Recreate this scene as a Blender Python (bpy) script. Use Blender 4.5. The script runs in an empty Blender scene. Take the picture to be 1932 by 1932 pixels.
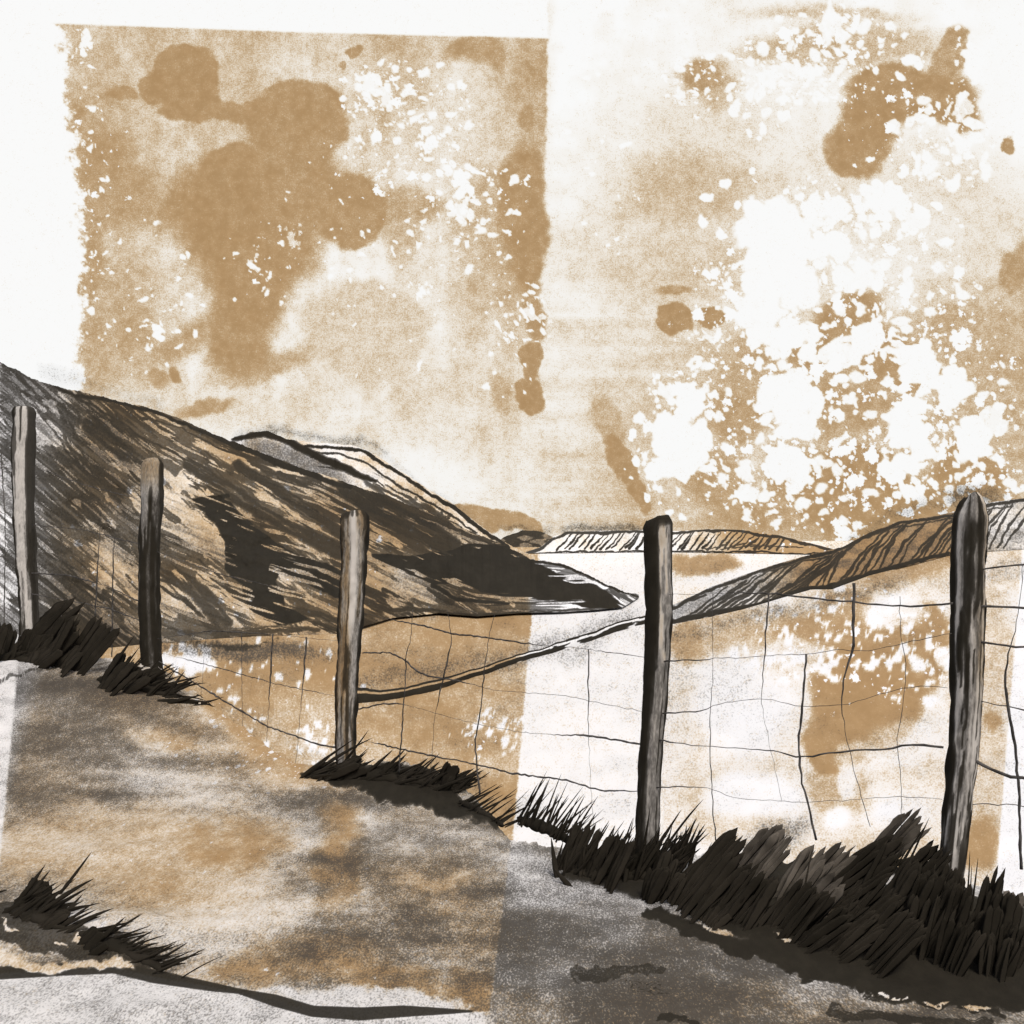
import bpy, math, random
import numpy as np
random.seed(7)
SC = bpy.context.scene
COL = SC.collection
F, CX, HY, EYE = 1932.0, 966.0, 1010.0, 1.3   # image pixels: focal length, centre column, horizon row; metres: eye height
LOW = -6.7                                     # level of the bay flats below the path

# ------------------------------------------------------------------ noise
def _h(ix, iy, seed):
    h = (ix.astype(np.int64) * 374761393 + iy.astype(np.int64) * 668265263 + seed * 1274126177) & 0xffffffff
    h = ((h ^ (h >> 13)) * 1103515245) & 0xffffffff
    h = ((h ^ (h >> 16)) * 2246822519) & 0xffffffff
    return ((h ^ (h >> 15)) & 0xffffff) / float(0xffffff)
def vnoise(x, y, seed=0):
    x0 = np.floor(x); y0 = np.floor(y); fx = x - x0; fy = y - y0
    fx = fx * fx * (3 - 2 * fx); fy = fy * fy * (3 - 2 * fy)
    a = _h(x0, y0, seed); b = _h(x0 + 1, y0, seed); c = _h(x0, y0 + 1, seed); d = _h(x0 + 1, y0 + 1, seed)
    return (a * (1 - fx) + b * fx) * (1 - fy) + (c * (1 - fx) + d * fx) * fy
def fbm(x, y, octv=4, seed=0, gain=.5):
    t = 0; amp = 1; tot = 0
    for k in range(octv):
        t = t + amp * vnoise(x * 2 ** k, y * 2 ** k, seed + k * 17); tot += amp; amp *= gain
    return t / tot
def sstep(a, b, x):
    t = np.clip((x - a) / (b - a), 0, 1)
    return t * t * (3 - 2 * t)
def lerp_line(pts, u):
    return np.interp(u, [p[0] for p in pts], [p[1] for p in pts])

# ------------------------------------------------------------------ stains with a shape of their own
class Stain:
    """a field of stain densities over camera image pixel coordinates (column u, row v)"""
    def __init__(s, u, v, warp=9, wscale=38, seed=3):
        s.u0, s.v0 = u, v
        s.u = u + (fbm(u / wscale, v / wscale, 5, seed, .62) - .5) * 2 * warp
        s.v = v + (fbm(u / wscale, v / wscale, 5, seed + 91, .62) - .5) * 2 * warp
        s.tan = np.zeros_like(u); s.grey = np.zeros_like(u); s.ink = np.zeros_like(u); s.salt = np.zeros_like(u)
    def ell(s, cx, cy, rx, ry, rot=0, soft=.25):
        a = math.radians(rot); dx = s.u - cx; dy = s.v - cy; out = np.zeros_like(dx); w = max(rx, ry) * (1 + soft) + 1
        i = np.flatnonzero((np.abs(dx) < w) & (np.abs(dy) < w)); dx = dx[i]; dy = dy[i]
        p = (dx * math.cos(a) + dy * math.sin(a)) / rx; q = (-dx * math.sin(a) + dy * math.cos(a)) / ry
        out[i] = sstep(1 + soft, 1 - soft, np.sqrt(p * p + q * q))
        return out
    def void(s, cx, cy, rx, ry, k=1.0, soft=.14):
        """wash lifted off where a drop fell"""
        i = np.flatnonzero((np.abs(s.u - cx) < rx * 1.4 + 1) & (np.abs(s.v - cy) < ry * 1.4 + 1))
        if len(i): s.tan[i] *= 1 - k * sstep(1 + soft, 1 - soft, np.hypot((s.u[i] - cx) / rx, (s.v[i] - cy) / ry))
    def splash(s, cx, cy, rx, ry, k, rs):
        """a lobed void of merged drops with smaller drops flung round it"""
        s.void(cx, cy, rx * .48, ry * .50, k)
        m = min(rx, ry)
        for j in range(int(6 + m / 5)):
            a = rs.rand() * 6.28; r = m * rs.uniform(.16, .42); s.void(cx + rx * .66 * math.cos(a), cy + ry * .66 * math.sin(a), r, r * rs.uniform(.8, 1.2), k)
        for j in range(int(4 + m / 3)):
            a = rs.rand() * 6.28; q = rs.uniform(1.1, 1.9); r = 2 + m * .16 * rs.rand() ** 2.2; s.void(cx + rx * q * math.cos(a), cy + ry * q * math.sin(a), r, r, k)
    def flecks(s, cx, cy, rx, ry, n, rs, big=11):
        for j in range(n):
            a = rs.rand() * 6.28; q = rs.rand() ** .6; r = 2 + big * rs.rand() ** 3; s.void(cx + rx * q * math.cos(a), cy + ry * q * math.sin(a), r * rs.uniform(.8, 1.3), r, .95, .25)
    def stroke(s, pts, soft=2.0, dry=0, raw=False):
        """pts: (u, v, width)"""
        U, V = (s.u0, s.v0) if raw else (s.u, s.v)
        xs = [p[0] for p in pts]; ys = [p[1] for p in pts]; w = max(p[2] for p in pts) + soft + 25
        sel = (U > min(xs) - w) & (U < max(xs) + w) & (V > min(ys) - w) & (V < max(ys) + w)
        out = np.zeros_like(U)
        if not sel.any(): return out
        uu = U[sel]; vv = V[sel]; best = np.full(uu.shape, 1e9)
        for (x0, y0, w0), (x1, y1, w1) in zip(pts[:-1], pts[1:]):
            dx, dy = x1 - x0, y1 - y0; L = dx * dx + dy * dy + 1e-6
            t = np.clip(((uu - x0) * dx + (vv - y0) * dy) / L, 0, 1)
            best = np.minimum(best, np.hypot(uu - x0 - t * dx, vv - y0 - t * dy) - (w0 + (w1 - w0) * t) / 2)
        m = sstep(soft, -soft, best)
        if dry:
            dx, dy = xs[-1] - xs[0], ys[-1] - ys[0]; L = math.hypot(dx, dy) + 1e-6; dx /= L; dy /= L
            al = uu * dx + vv * dy; ac = -uu * dy + vv * dx
            m = m * sstep(dry - .18, dry + .05, fbm(al / 70, ac / 4.5, 3, 5))
        out[sel] = m
        return out
    def poly(s, pts, soft=2.0, raw=False):
        U, V = (s.u0, s.v0) if raw else (s.u, s.v)
        xs = [p[0] for p in pts]; ys = [p[1] for p in pts]
        sel = (U > min(xs) - soft * 2) & (U < max(xs) + soft * 2) & (V > min(ys) - soft * 2) & (V < max(ys) + soft * 2)
        out = np.zeros_like(U)
        if not sel.any(): return out
        uu = U[sel]; vv = V[sel]; ins = np.zeros(uu.shape, bool); best = np.full(uu.shape, 1e9)
        for (x0, y0), (x1, y1) in zip(pts, pts[1:] + pts[:1]):
            dx, dy = x1 - x0, y1 - y0
            if y0 != y1:
                c = ((y0 > vv) != (y1 > vv)) & (uu < (x1 - x0) * (vv - y0) / (y1 - y0) + x0); ins ^= c
            t = np.clip(((uu - x0) * dx + (vv - y0) * dy) / (dx * dx + dy * dy + 1e-6), 0, 1)
            best = np.minimum(best, np.hypot(uu - x0 - t * dx, vv - y0 - t * dy))
        out[sel] = sstep(soft, -soft, np.where(ins, -best, best))
        return out
    def add(s, ch, m, k=1.0):
        setattr(s, ch, np.maximum(getattr(s, ch), m * k))
    def cut(s, ch, m, k=1.0):
        setattr(s, ch, getattr(s, ch) * (1 - np.clip(m * k, 0, 1)))
    def layers(s):
        return dict(tan=s.tan, grey=s.grey, ink=s.ink, salt=s.salt)

# ------------------------------------------------------------------ object helpers
def link_mesh(name, verts, faces, mat, parent=None, attrs=None, uv=None, smooth=True):
    me = bpy.data.meshes.new(name)
    verts = np.asarray(verts, np.float32)
    if isinstance(faces, np.ndarray):
        n = len(faces); k = faces.shape[1]
        me.vertices.add(len(verts)); me.vertices.foreach_set('co', verts.ravel())
        me.loops.add(n * k); me.loops.foreach_set('vertex_index', faces.astype(np.int32).ravel())
        me.polygons.add(n); me.polygons.foreach_set('loop_start', np.arange(0, n * k, k, dtype=np.int32))
        me.update(calc_edges=True); me.validate()
    else:
        me.from_pydata([tuple(map(float, v)) for v in verts], [], faces); me.update()
    if smooth: me.polygons.foreach_set('use_smooth', np.ones(len(me.polygons), bool))
    if attrs:
        for k, a in attrs.items():
            at = me.attributes.new(k, 'FLOAT', 'POINT'); at.data.foreach_set('value', np.asarray(a, np.float32).ravel())
    if uv is not None:
        ul = me.uv_layers.new(name='UVMap'); li = np.empty(len(me.loops), np.int32); me.loops.foreach_get('vertex_index', li)
        ul.data.foreach_set('uv', np.asarray(uv, np.float32)[li].ravel())
    me.materials.append(mat)
    o = bpy.data.objects.new(name, me); COL.objects.link(o)
    if parent: o.parent = parent
    return o
def grid_faces(nr, nc):
    i = np.arange(nr * nc).reshape(nr, nc)
    return np.stack([i[:-1, :-1], i[:-1, 1:], i[1:, 1:], i[1:, :-1]], -1).reshape(-1, 4)
def tag(o, label, cat, group=None):
    o['label'] = label; o['category'] = cat
    if group: o['group'] = group
def structure(o): o['kind'] = 'structure'; return o
def ulines(lo=-1800, hi=3700, step=3, pad=130):
    return np.concatenate([np.arange(lo, -pad, 60), np.arange(-pad, 1932 + pad, step), np.arange(1932 + pad, hi, 60)]).astype(float)
def place(u, v, d):                      # image column, image row and distance to a point in metres
    return ((u - CX) / F * d, d, EYE + (HY - v) / F * d)

# ------------------------------------------------------------------ materials
PAPER = (.90, .90, .89, 1); TAN = (.42, .268, .126, 1); INK = (.024, .0205, .0145, 1); CHAR = (.058, .053, .046, 1)
def wash(name, emit=False, coord='UV', scale=(1932, 1932, 1932), grain=.30, spot=.03, gcon=.55, stw=.62, tanc=TAN, inkc=INK, paper=PAPER, charc=CHAR, rough=.95, bump=0):
    m = bpy.data.materials.new(name); m.use_nodes = True; nt = m.node_tree; nt.nodes.clear()
    N = nt.nodes.new; L = nt.links.new
    tc = N('ShaderNodeTexCoord'); mp = N('ShaderNodeMapping'); mp.inputs['Scale'].default_value = scale
    L(tc.outputs[coord], mp.inputs[0]); P = mp.outputs[0]
    def att(n):
        a = N('ShaderNodeAttribute'); a.attribute_name = n; return a.outputs['Fac']
    def ma(op, a, b=None, c=None, clamp=False):
        n = N('ShaderNodeMath'); n.operation = op; n.use_clamp = clamp
        for k, x in enumerate((a, b, c)):
            if x is None: continue
            if isinstance(x, (int, float)): n.inputs[k].default_value = x
            else: L(x, n.inputs[k])
        return n.outputs[0]
    def noise(sc, det=4, rough_=.6, off=0):
        n = N('ShaderNodeTexNoise'); n.inputs['Scale'].default_value = sc; n.inputs['Detail'].default_value = det
        n.inputs['Roughness'].default_value = rough_
        if off:
            ad = N('ShaderNodeVectorMath'); ad.operation = 'ADD'; ad.inputs[1].default_value = (off, off * 1.7, off * .3); L(P, ad.inputs[0]); L(ad.outputs[0], n.inputs['Vector'])
        else: L(P, n.inputs['Vector'])
        return n.outputs['Fac']
    def mr(x, a, b):
        n = N('ShaderNodeMapRange'); n.interpolation_type = 'SMOOTHSTEP'
        n.inputs['From Min'].default_value = a; n.inputs['From Max'].default_value = b; L(x, n.inputs['Value']); return n.outputs[0]
    def mix(f, a, b):
        n = N('ShaderNodeMix'); n.data_type = 'RGBA'; L(f, n.inputs['Factor'])
        for k, x in ((6, a), (7, b)):
            if isinstance(x, tuple): n.inputs[k].default_value = x
            else: L(x, n.inputs[k])
        return n.outputs[2]
    g1 = noise(grain, 3, .65); g2 = noise(grain * .16, 4, .6, 31); g3 = noise(grain * 1.1, 2, .6, 57)
    gm = noise(grain * .4, 3, .65, 13)
    gr = ma('ADD', ma('MULTIPLY', g1, .55), ma('ADD', ma('MULTIPLY', gm, .25), ma('MULTIPLY', g2, .20)))
    tan = att('tan'); grey = att('grey'); ink = att('ink'); salt = att('salt')
    def stip(x, lo, hi, w):
        s = mr(ma('ADD', x, ma('MULTIPLY', ma('SUBTRACT', gr, .5), gcon * 4)), lo, hi)
        return ma('ADD', ma('MULTIPLY', s, w), ma('MULTIPLY', x, 1 - w), clamp=True)
    T = stip(tan, .12, .88, stw)
    for sc, k in ((spot, .62), (spot * 2.6, .5)):                     # pale flecks left by drops
        vo = N('ShaderNodeTexVoronoi'); vo.inputs['Scale'].default_value = sc
        nd = N('ShaderNodeTexNoise'); nd.inputs['Scale'].default_value = sc * 2.5; nd.inputs['Detail'].default_value = 5; nd.inputs['Roughness'].default_value = .7; L(P, nd.inputs['Vector'])
        sb = N('ShaderNodeVectorMath'); sb.operation = 'MULTIPLY_ADD'; L(nd.outputs['Color'], sb.inputs[0]); sb.inputs[1].default_value = (1.1 / sc,) * 3; L(P, sb.inputs[2])
        L(sb.outputs[0], vo.inputs['Vector'])
        sp = N('ShaderNodeSeparateColor'); L(vo.outputs['Color'], sp.inputs[0])
        rad = ma('MULTIPLY', ma('MULTIPLY', ma('POWER', sp.outputs[0], 1.6), k), salt)
        fl = mr(ma('SUBTRACT', rad, vo.outputs['Distance']), -.03, .04)
        T = ma('MULTIPLY', T, ma('SUBTRACT', 1, fl), clamp=True)
    g4 = ma('ADD', ma('MULTIPLY', g3, .75), ma('MULTIPLY', g2, .25))
    Gs = mr(ma('ADD', grey, ma('MULTIPLY', ma('SUBTRACT', g4, .5), gcon * 4)), .2, .95)
    G = ma('ADD', ma('MULTIPLY', Gs, .6), ma('MULTIPLY', grey, .35), clamp=True)
    G = ma('MULTIPLY', G, mr(grey, .0, .12))
    I = mr(ma('ADD', ink, ma('MULTIPLY', ma('SUBTRACT', gr, .5), .9)), .30, .62)
    I = ma('MULTIPLY', ma('MULTIPLY', I, mr(ink, .02, .2)), ma('ADD', ma('MULTIPLY', ink, .5), .5))
    tone = mix(mr(g2, .3, .7), tanc, tuple(c * f for c, f in zip(tanc[:3], (.88, .86, .82))) + (1,))
    # a thin wash of stain darkens the pale base like a filter, channel by channel
    st = N('ShaderNodeSeparateColor'); L(tone, st.inputs[0]); cb = N('ShaderNodeCombineColor')
    for k in range(3): L(ma('MULTIPLY', ma('POWER', ma('DIVIDE', st.outputs[k], paper[k]), T), paper[k]), cb.inputs[k])
    c = mix(G, cb.outputs[0], charc)
    c = mix(I, c, mix(mr(g2, .35, .7), inkc, tuple(x * 1.22 for x in inkc[:3]) + (1,)))
    out = N('ShaderNodeOutputMaterial')
    if emit:
        e = N('ShaderNodeEmission'); e.inputs['Strength'].default_value = emit; L(c, e.inputs[0]); L(e.outputs[0], out.inputs[0])
    else:
        b = N('ShaderNodeBsdfPrincipled'); b.inputs['Roughness'].default_value = rough; b.inputs['Specular IOR Level'].default_value = .08
        L(c, b.inputs['Base Color']); L(b.outputs[0], out.inputs[0])
        if bump:
            bp = N('ShaderNodeBump'); bp.inputs['Strength'].default_value = .5; bp.inputs['Distance'].default_value = bump
            L(gr, bp.inputs['Height']); L(bp.outputs[0], b.inputs['Normal'])
    return m
def plain(name, col, col2, sc=20, rough=.8):
    m = bpy.data.materials.new(name); m.use_nodes = True; nt = m.node_tree
    b = nt.nodes['Principled BSDF']; b.inputs['Roughness'].default_value = rough; b.inputs['Specular IOR Level'].default_value = .03
    tc = nt.nodes.new('ShaderNodeTexCoord'); n = nt.nodes.new('ShaderNodeTexNoise'); n.inputs['Scale'].default_value = sc; n.inputs['Detail'].default_value = 5
    r = nt.nodes.new('ShaderNodeValToRGB'); r.color_ramp.elements[0].position = .4; r.color_ramp.elements[1].position = .66
    r.color_ramp.elements[0].color = (*col, 1); r.color_ramp.elements[1].color = (*col2, 1)
    nt.links.new(tc.outputs['Object'], n.inputs[0]); nt.links.new(n.outputs[0], r.inputs[0]); nt.links.new(r.outputs[0], b.inputs['Base Color'])
    return m

SKY_M = wash('stained_sky', emit=1.0, scale=(1932, 1932, 1), paper=(.955, .955, .95, 1), grain=.40, gcon=.66, stw=.56, tanc=(.455, .285, .138, 1))
LAND_M = wash('stained_land', scale=(1932, 1932, 1), gcon=.7, paper=(.90, .905, .91, 1))
HILL_M = wash('inked_hillside', scale=(1932, 1932, 1), gcon=.42)
PATH_M = wash('washed_path', coord='Object', scale=(480, 230, 480), grain=.34, gcon=.7, spot=.05, bump=.004, paper=(.82, .80, .77, 1))
WOOD_M = wash('weathered_wood', coord='Object', scale=(420, 420, 110), grain=.25, gcon=.35, paper=(.66, .62, .56, 1), bump=.004)
BLADE_M = plain('dark_blades', (.021, .018, .013), (.032, .027, .020), 9)
PALE_BLADE_M = plain('dry_blades', (.045, .039, .031), (.15, .13, .105), 7)
WIRE_M = plain('rusty_wire', (.05, .046, .042), (.13, .12, .11), 30)

# ------------------------------------------------------------------ SKY
def make_sky():
    u = np.concatenate([np.arange(-3600, -130, 70), np.arange(-130, 2062, 2), np.arange(2062, 5600, 70)]).astype(float)
    v = np.concatenate([np.arange(-3000, -100, 70), np.arange(-100, 1085, 2)]).astype(float)
    U, V = np.meshgrid(u, v); sh = U.shape; U = U.ravel(); V = V.ravel()
    s = Stain(U, V, warp=24, wscale=70); rs = np.random.RandomState(5)
    a = fbm(U / 130, V / 130, 5, 11); b = fbm(U / 420, V / 160, 4, 23); c = fbm(U / 30, V / 30, 4, 41)
    edge = s.u0 + (fbm(U / 9, V / 9, 3, 77) - .5) * 9
    rag = s.u0 + (fbm(U / 22, V / 22, 5, 78, .75) - .5) * 64
    left = lerp_line([(-200, 100), (45, 112), (200, 128), (330, 142), (520, 152), (760, 146)], V)   # left border by height
    top = lerp_line([(0, 40), (112, 44), (560, 60), (1035, 72)], U)
    right = np.interp(V, [60, 330, 420, 560, 760, 1000], [1034, 1029, 1022, 1019, 1016, 1020])
    p1 = sstep(-6, 10, rag - left) * sstep(3, -3, edge - right) * sstep(-3, 3, V - top)
    p2 = sstep(-3, 3, edge - right)
    # first sheet of wash
    t1 = .38 + (a - .5) * .55 + (fbm(U / 26, V / 300, 3, 27) - .5) * .22 + (c - .5) * .22 + .10 * sstep(330, 120, V) + .16 * sstep(420, 150, U) - .26 * sstep(560, 930, V) - .16 * np.exp(-((U - 690) / 170) ** 2 - ((V - 540) / 120) ** 2) - .12 * np.exp(-((U - 800) / 90) ** 2 - ((V - 280) / 150) ** 2)
    t1 += .10 * sstep(860, 1000, U)
    # second sheet, palest at its top
    t2 = .06 + .20 * sstep(100, 420, V) + (b - .5) * .40 * sstep(80, 500, V) + (fbm(U / 500, V / 22, 4, 29) - .5) * .35 * sstep(450, 620, V) + (a - .5) * .18 + .10 * sstep(560, 800, V) - .10 * sstep(1200, 1040, U) + (c - .5) * .2
    t2 += .16 * sstep(1640, 1800, U) * sstep(480, 620, V)
    t2 *= sstep(1940, 1700, U + (a - .5) * 160 + np.clip(V - 230, 0, 400) * -1.2)
    s.tan = np.clip(p1 * np.clip(t1, .08, 1) + p2 * np.clip(t2, 0, 1), 0, 1)
    def dark(lst):
        for (cx, cy, rx, ry, rot, k, soft) in lst:
            m = s.ell(cx, cy, rx, ry, rot, soft); k = k * (.90 + .22 * (c - .5)) - .03; s.tan = s.tan + (k - s.tan) * m * (k > s.tan)
    inside = s.tan > -1
    dark([  # left sheet
        (352, 140, 62, 62, 0, .97, .07), (302, 160, 42, 26, -20, .95, .12), (360, 195, 62, 32, 0, .97, .1), (420, 205, 70, 17, 0, .93, .15),
        (565, 235, 92, 84, 0, .92, .07), (480, 208, 60, 24, -8, .93, .12), (600, 225, 60, 60, 0, .94, .15),
        (435, 318, 58, 58, 0, .97, .09), (430, 405, 135, 85, 10, .98, .25), (545, 345, 110, 85, 20, .93, .3), (655, 395, 82, 70, 0, .93, .1),
        (480, 470, 120, 90, 0, .97, .3), (470, 545, 78, 105, 0, .97, .25), (450, 640, 62, 80, 0, .92, .3), (500, 690, 90, 24, -18, .72, .4),
        (350, 645, 60, 26, -35, .75, .4), (385, 775, 62, 14, -16, .78, .35), (770, 395, 60, 34, 0, .72, .4), (760, 440, 34, 50, 0, .62, .5),
        (195, 300, 60, 60, 0, .85, .4), (225, 360, 80, 60, 0, .8, .5), (170, 500, 26, 90, 0, .8, .4), (180, 640, 40, 60, 0, .72, .5), (215, 560, 60, 60, 0, .66, .5),
        (225, 180, 34, 12, 0, .9, .3), (180, 240, 26, 130, 0, .62, .4), (690, 620, 120, 95, 0, .47, .12), (300, 720, 24, 16, 0, .8, .3), (335, 708, 14, 14, 0, .9, .25),
        (985, 395, 46, 120, 0, .93, .2), (1000, 500, 24, 70, 0, .92, .3), (960, 470, 40, 90, 0, .7, .5), (1003, 600, 16, 40, 0, .9, .3), (1000, 676, 22, 36, 0, .95, .12), (995, 744, 27, 40, 0, .96, .1),
        (945, 740, 18, 40, 0, .72, .4), (890, 95, 56, 24, -10, .84, .35), (930, 110, 30, 20, 20, .8, .4), (993, 215, 16, 22, 0, .85, .3), (668, 102, 16, 12, 0, .95, .15), (650, 130, 6, 9, 0, .8, .2), (985, 120, 45, 190, 0, .52, .5)])
    s.tan *= np.where(p1 + p2 > .02, np.clip(p1 + p2, 0, 1), 0)
    dark([  # right sheet
        (1720, 180, 120, 56, 0, .97, .2), (1660, 170, 70, 40, 0, .97, .2), (1640, 225, 60, 60, 0, .97, .2), (1612, 285, 56, 48, 20, .96, .14), (1780, 195, 62, 40, 0, .95, .3), (1820, 215, 36, 32, 0, .9, .3),
        (1480, 95, 95, 26, -10, .6, .5), (1620, 85, 150, 45, 0, .62, .5), (1790, 105, 30, 62, 30, .82, .15), (1560, 28, 150, 14, 0, .48, .5), (1320, 145, 44, 36, 0, .85, .4), (1350, 175, 40, 40, 0, .6, .5),
        (1310, 350, 120, 70, 0, .58, .5), (1330, 240, 130, 60, 0, .34, .6), (1270, 380, 60, 40, 0, .56, .5), (1270, 604, 38, 30, 0, .98, .08), (1336, 604, 24, 19, 0, .96, .1), (1268, 551, 36, 10, -4, .85, .25),
        (1600, 590, 80, 40, -20, .93, .3), (1560, 640, 100, 40, -30, .9, .35), (1690, 690, 90, 50, 30, .93, .3), (1480, 700, 150, 60, 0, .74, .5), (1400, 780, 80, 50, 0, .84, .4), (1600, 770, 110, 55, 0, .8, .4), (1650, 640, 40, 50, 0, .9, .3),
        (1610, 920, 105, 80, 0, .98, .14), (1560, 950, 70, 50, 0, .98, .2), (1700, 980, 160, 60, 0, .95, .3), (1825, 895, 70, 52, 10, .95, .25), (1830, 965, 120, 40, 0, .85, .4), (1450, 975, 130, 40, 0, .8, .5), (1500, 900, 60, 50, 0, .85, .4),
        (1905, 520, 18, 40, 10, .78, .3), (1932, 500, 18, 50, 0, .78, .35), (1908, 278, 13, 16, 0, .92, .2), (1790, 600, 30, 26, 0, .72, .3), (1830, 660, 160, 70, 0, .66, .6), (1900, 800, 90, 130, 0, .52, .6),
        (1150, 800, 20, 60, -25, .68, .3), (1172, 862, 22, 50, -32, .94, .12), (1205, 925, 16, 42, -18, .94, .14), (1280, 870, 90, 120, 0, .5, .5), (1350, 900, 60, 60, 20, .8, .4), (1240, 800, 60, 60, 0, .52, .5)])
    s.add('tan', s.poly([(838, 946), (900, 950), (1012, 978), (1022, 1003), (960, 1010), (880, 1010)], 4), .78)
    for (cx, cy, rx, ry, k) in [(1455, 440, 74, 70, 1), (1470, 530, 70, 90, 1), (1530, 470, 90, 44, 1), (1620, 520, 60, 36, .95), (1655, 380, 70, 44, 1), (1560, 395, 40, 35, 1), (1720, 410, 50, 34, .9), (1470, 640, 90, 46, 1), (1420, 610, 40, 40, .9),
                                (1288, 825, 52, 70, 1), (1262, 880, 46, 60, 1), (1290, 760, 34, 46, 1), (1490, 775, 66, 70, 1), (1520, 730, 36, 40, 1), (1640, 640, 40, 50, 1), (1590, 660, 46, 36, .95), (1730, 690, 40, 40, 1), (1780, 730, 60, 40, 1), (1720, 820, 44, 76, 1), (1700, 880, 44, 40, 1),
                                (1500, 862, 34, 32, 1), (1460, 880, 24, 40, 1), (1712, 935, 40, 24, 1), (1840, 830, 40, 46, 1), (1880, 800, 24, 40, .9), (1396, 934, 19, 18, 1), (1590, 1003, 24, 22, 1), (1260, 745, 24, 22, .9), (1330, 640, 30, 12, .8),
                                (1350, 515, 18, 16, 1), (1378, 540, 10, 10, 1), (1400, 580, 26, 24, .9), (1570, 55, 34, 34, .9), (1500, 126, 34, 16, .9), (1820, 200, 22, 26, .8), (1840, 120, 30, 40, .9), (1285, 180, 14, 14, .8),
                                (815, 272, 18, 16, 1), (872, 350, 26, 32, 1), (866, 400, 40, 22, .8), (168, 80, 14, 30, .95), (700, 165, 30, 24, .9), (730, 190, 20, 34, .8), (300, 630, 13, 13, 1), (800, 545, 14, 12, .9), (960, 628, 10, 9, 1), (1000, 590, 22, 10, .8), (555, 450, 10, 20, .6), (998, 352, 6, 6, 1), (480, 495, 6, 20, .7)]:
        s.splash(cx, cy, rx, ry, k, rs)
    for a in [(1600, 700, 300, 300, 420, rs, 10), (1560, 560, 180, 160, 90, rs, 9), (1780, 260, 110, 90, 110, rs, 11), (1570, 110, 170, 90, 190, rs, 9), (1840, 900, 90, 90, 90, rs, 9), (1480, 930, 150, 70, 90, rs, 9), (770, 230, 130, 120, 130, rs, 7), (900, 400, 90, 110, 60, rs, 8), (500, 500, 90, 90, 26, rs, 5), (165, 380, 46, 220, 60, rs, 5), (640, 430, 160, 160, 40, rs, 4), (260, 560, 120, 160, 60, rs, 4), (960, 620, 60, 140, 40, rs, 5), (1150, 300, 100, 200, 30, rs, 5), (1340, 160, 90, 60, 60, rs, 8), (1440, 190, 70, 70, 70, rs, 9), (1280, 830, 90, 110, 70, rs, 9), (740, 560, 190, 160, 30, rs, 5), (1000, 600, 30, 40, 14, rs, 6)]: s.flecks(*a)
    for (cx, cy, rx, ry, k) in [(1600, 700, 330, 330, 1.0), (1750, 260, 160, 120, .75), (1560, 120, 190, 110, .8), (1850, 900, 110, 100, .9), (760, 260, 150, 150, .62), (900, 430, 130, 110, .45), (540, 520, 110, 110, .4), (180, 380, 70, 200, .55), (1330, 160, 90, 70, .55), (1480, 940, 170, 80, .7)]:
        s.add('salt', s.ell(cx, cy, rx, ry, 0, .35), k)
    s.add('grey', s.stroke([(90, 705, 16), (200, 738, 16), (300, 772, 10)], 22), .34); s.add('grey', s.stroke([(445, 818, 12), (500, 806, 18), (560, 822, 12), (680, 834, 16), (720, 858, 8)], 12), .62); s.add('grey', s.stroke([(720, 860, 8), (880, 968, 10), (930, 1012, 8)], 12), .32)
    s.add('grey', s.stroke([(1060, 996, 12), (1100, 990, 18), (1190, 992, 16), (1225, 996, 8)], 10), .7); s.add('grey', s.stroke([(1600, 1010, 12), (1680, 972, 20), (1780, 960, 14)], 18), .5); s.add('grey', s.ell(1832, 935, 50, 22, 0, .5), .6); s.add('grey', s.stroke([(950, 1004, 12), (1030, 996, 10)], 10), .6)
    s.salt *= .45 + .75 * fbm(U / 70, V / 70, 3, 8)
    D = np.stack([(U - CX) / F, np.ones_like(U), (HY - V) / F], -1); D /= np.linalg.norm(D, axis=1)[:, None]
    P = D * 1600 + np.array([0, 0, EYE])
    s.tan = np.clip(s.tan, 0, 1) * np.where((V < -60), .35, 1)
    structure(link_mesh('sky', P, grid_faces(*sh), SKY_M, attrs=s.layers(), uv=np.stack([U, V], -1) / 1932))
make_sky()

# ------------------------------------------------------------------ NEAR GROUND
EDGE = [(-1800, 1130), (-400, 1150), (0, 1195), (60, 1203), (180, 1240), (300, 1262), (400, 1328), (480, 1392), (560, 1446), (640, 1436), (760, 1440), (860, 1468), (900, 1510), (965, 1592), (1100, 1604), (1250, 1610), (1400, 1625), (1560, 1630), (1700, 1636), (1800, 1668), (1932, 1700), (2400, 1780), (3700, 1800)]
def hz(x, y):
    z = .56 * sstep(4.3, 7.2, y) * sstep(-.2, -2.6, x)
    z = z + .10 * np.exp(-((x - 1.25) / .55) ** 2 - ((y - 3.45) / .28) ** 2)
    z = z + .05 * np.exp(-((x - .45) / .35) ** 2 - ((y - 4.1) / .16) ** 2)
    z = z + .05 * np.exp(-((x + .55) / .5) ** 2 - ((y - 5.3) / .25) ** 2)
    z = z + .06 * np.exp(-((x + 1.45) / .33) ** 2 - ((y - 3.35) / .16) ** 2)
    return z
def ground_at(u, v):
    y = 2.0
    while y < 14:
        x, _, z = place(u, v, y)
        if z <= float(hz(np.float64(x), np.float64(y))): break
        y += .005
    return y
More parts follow.
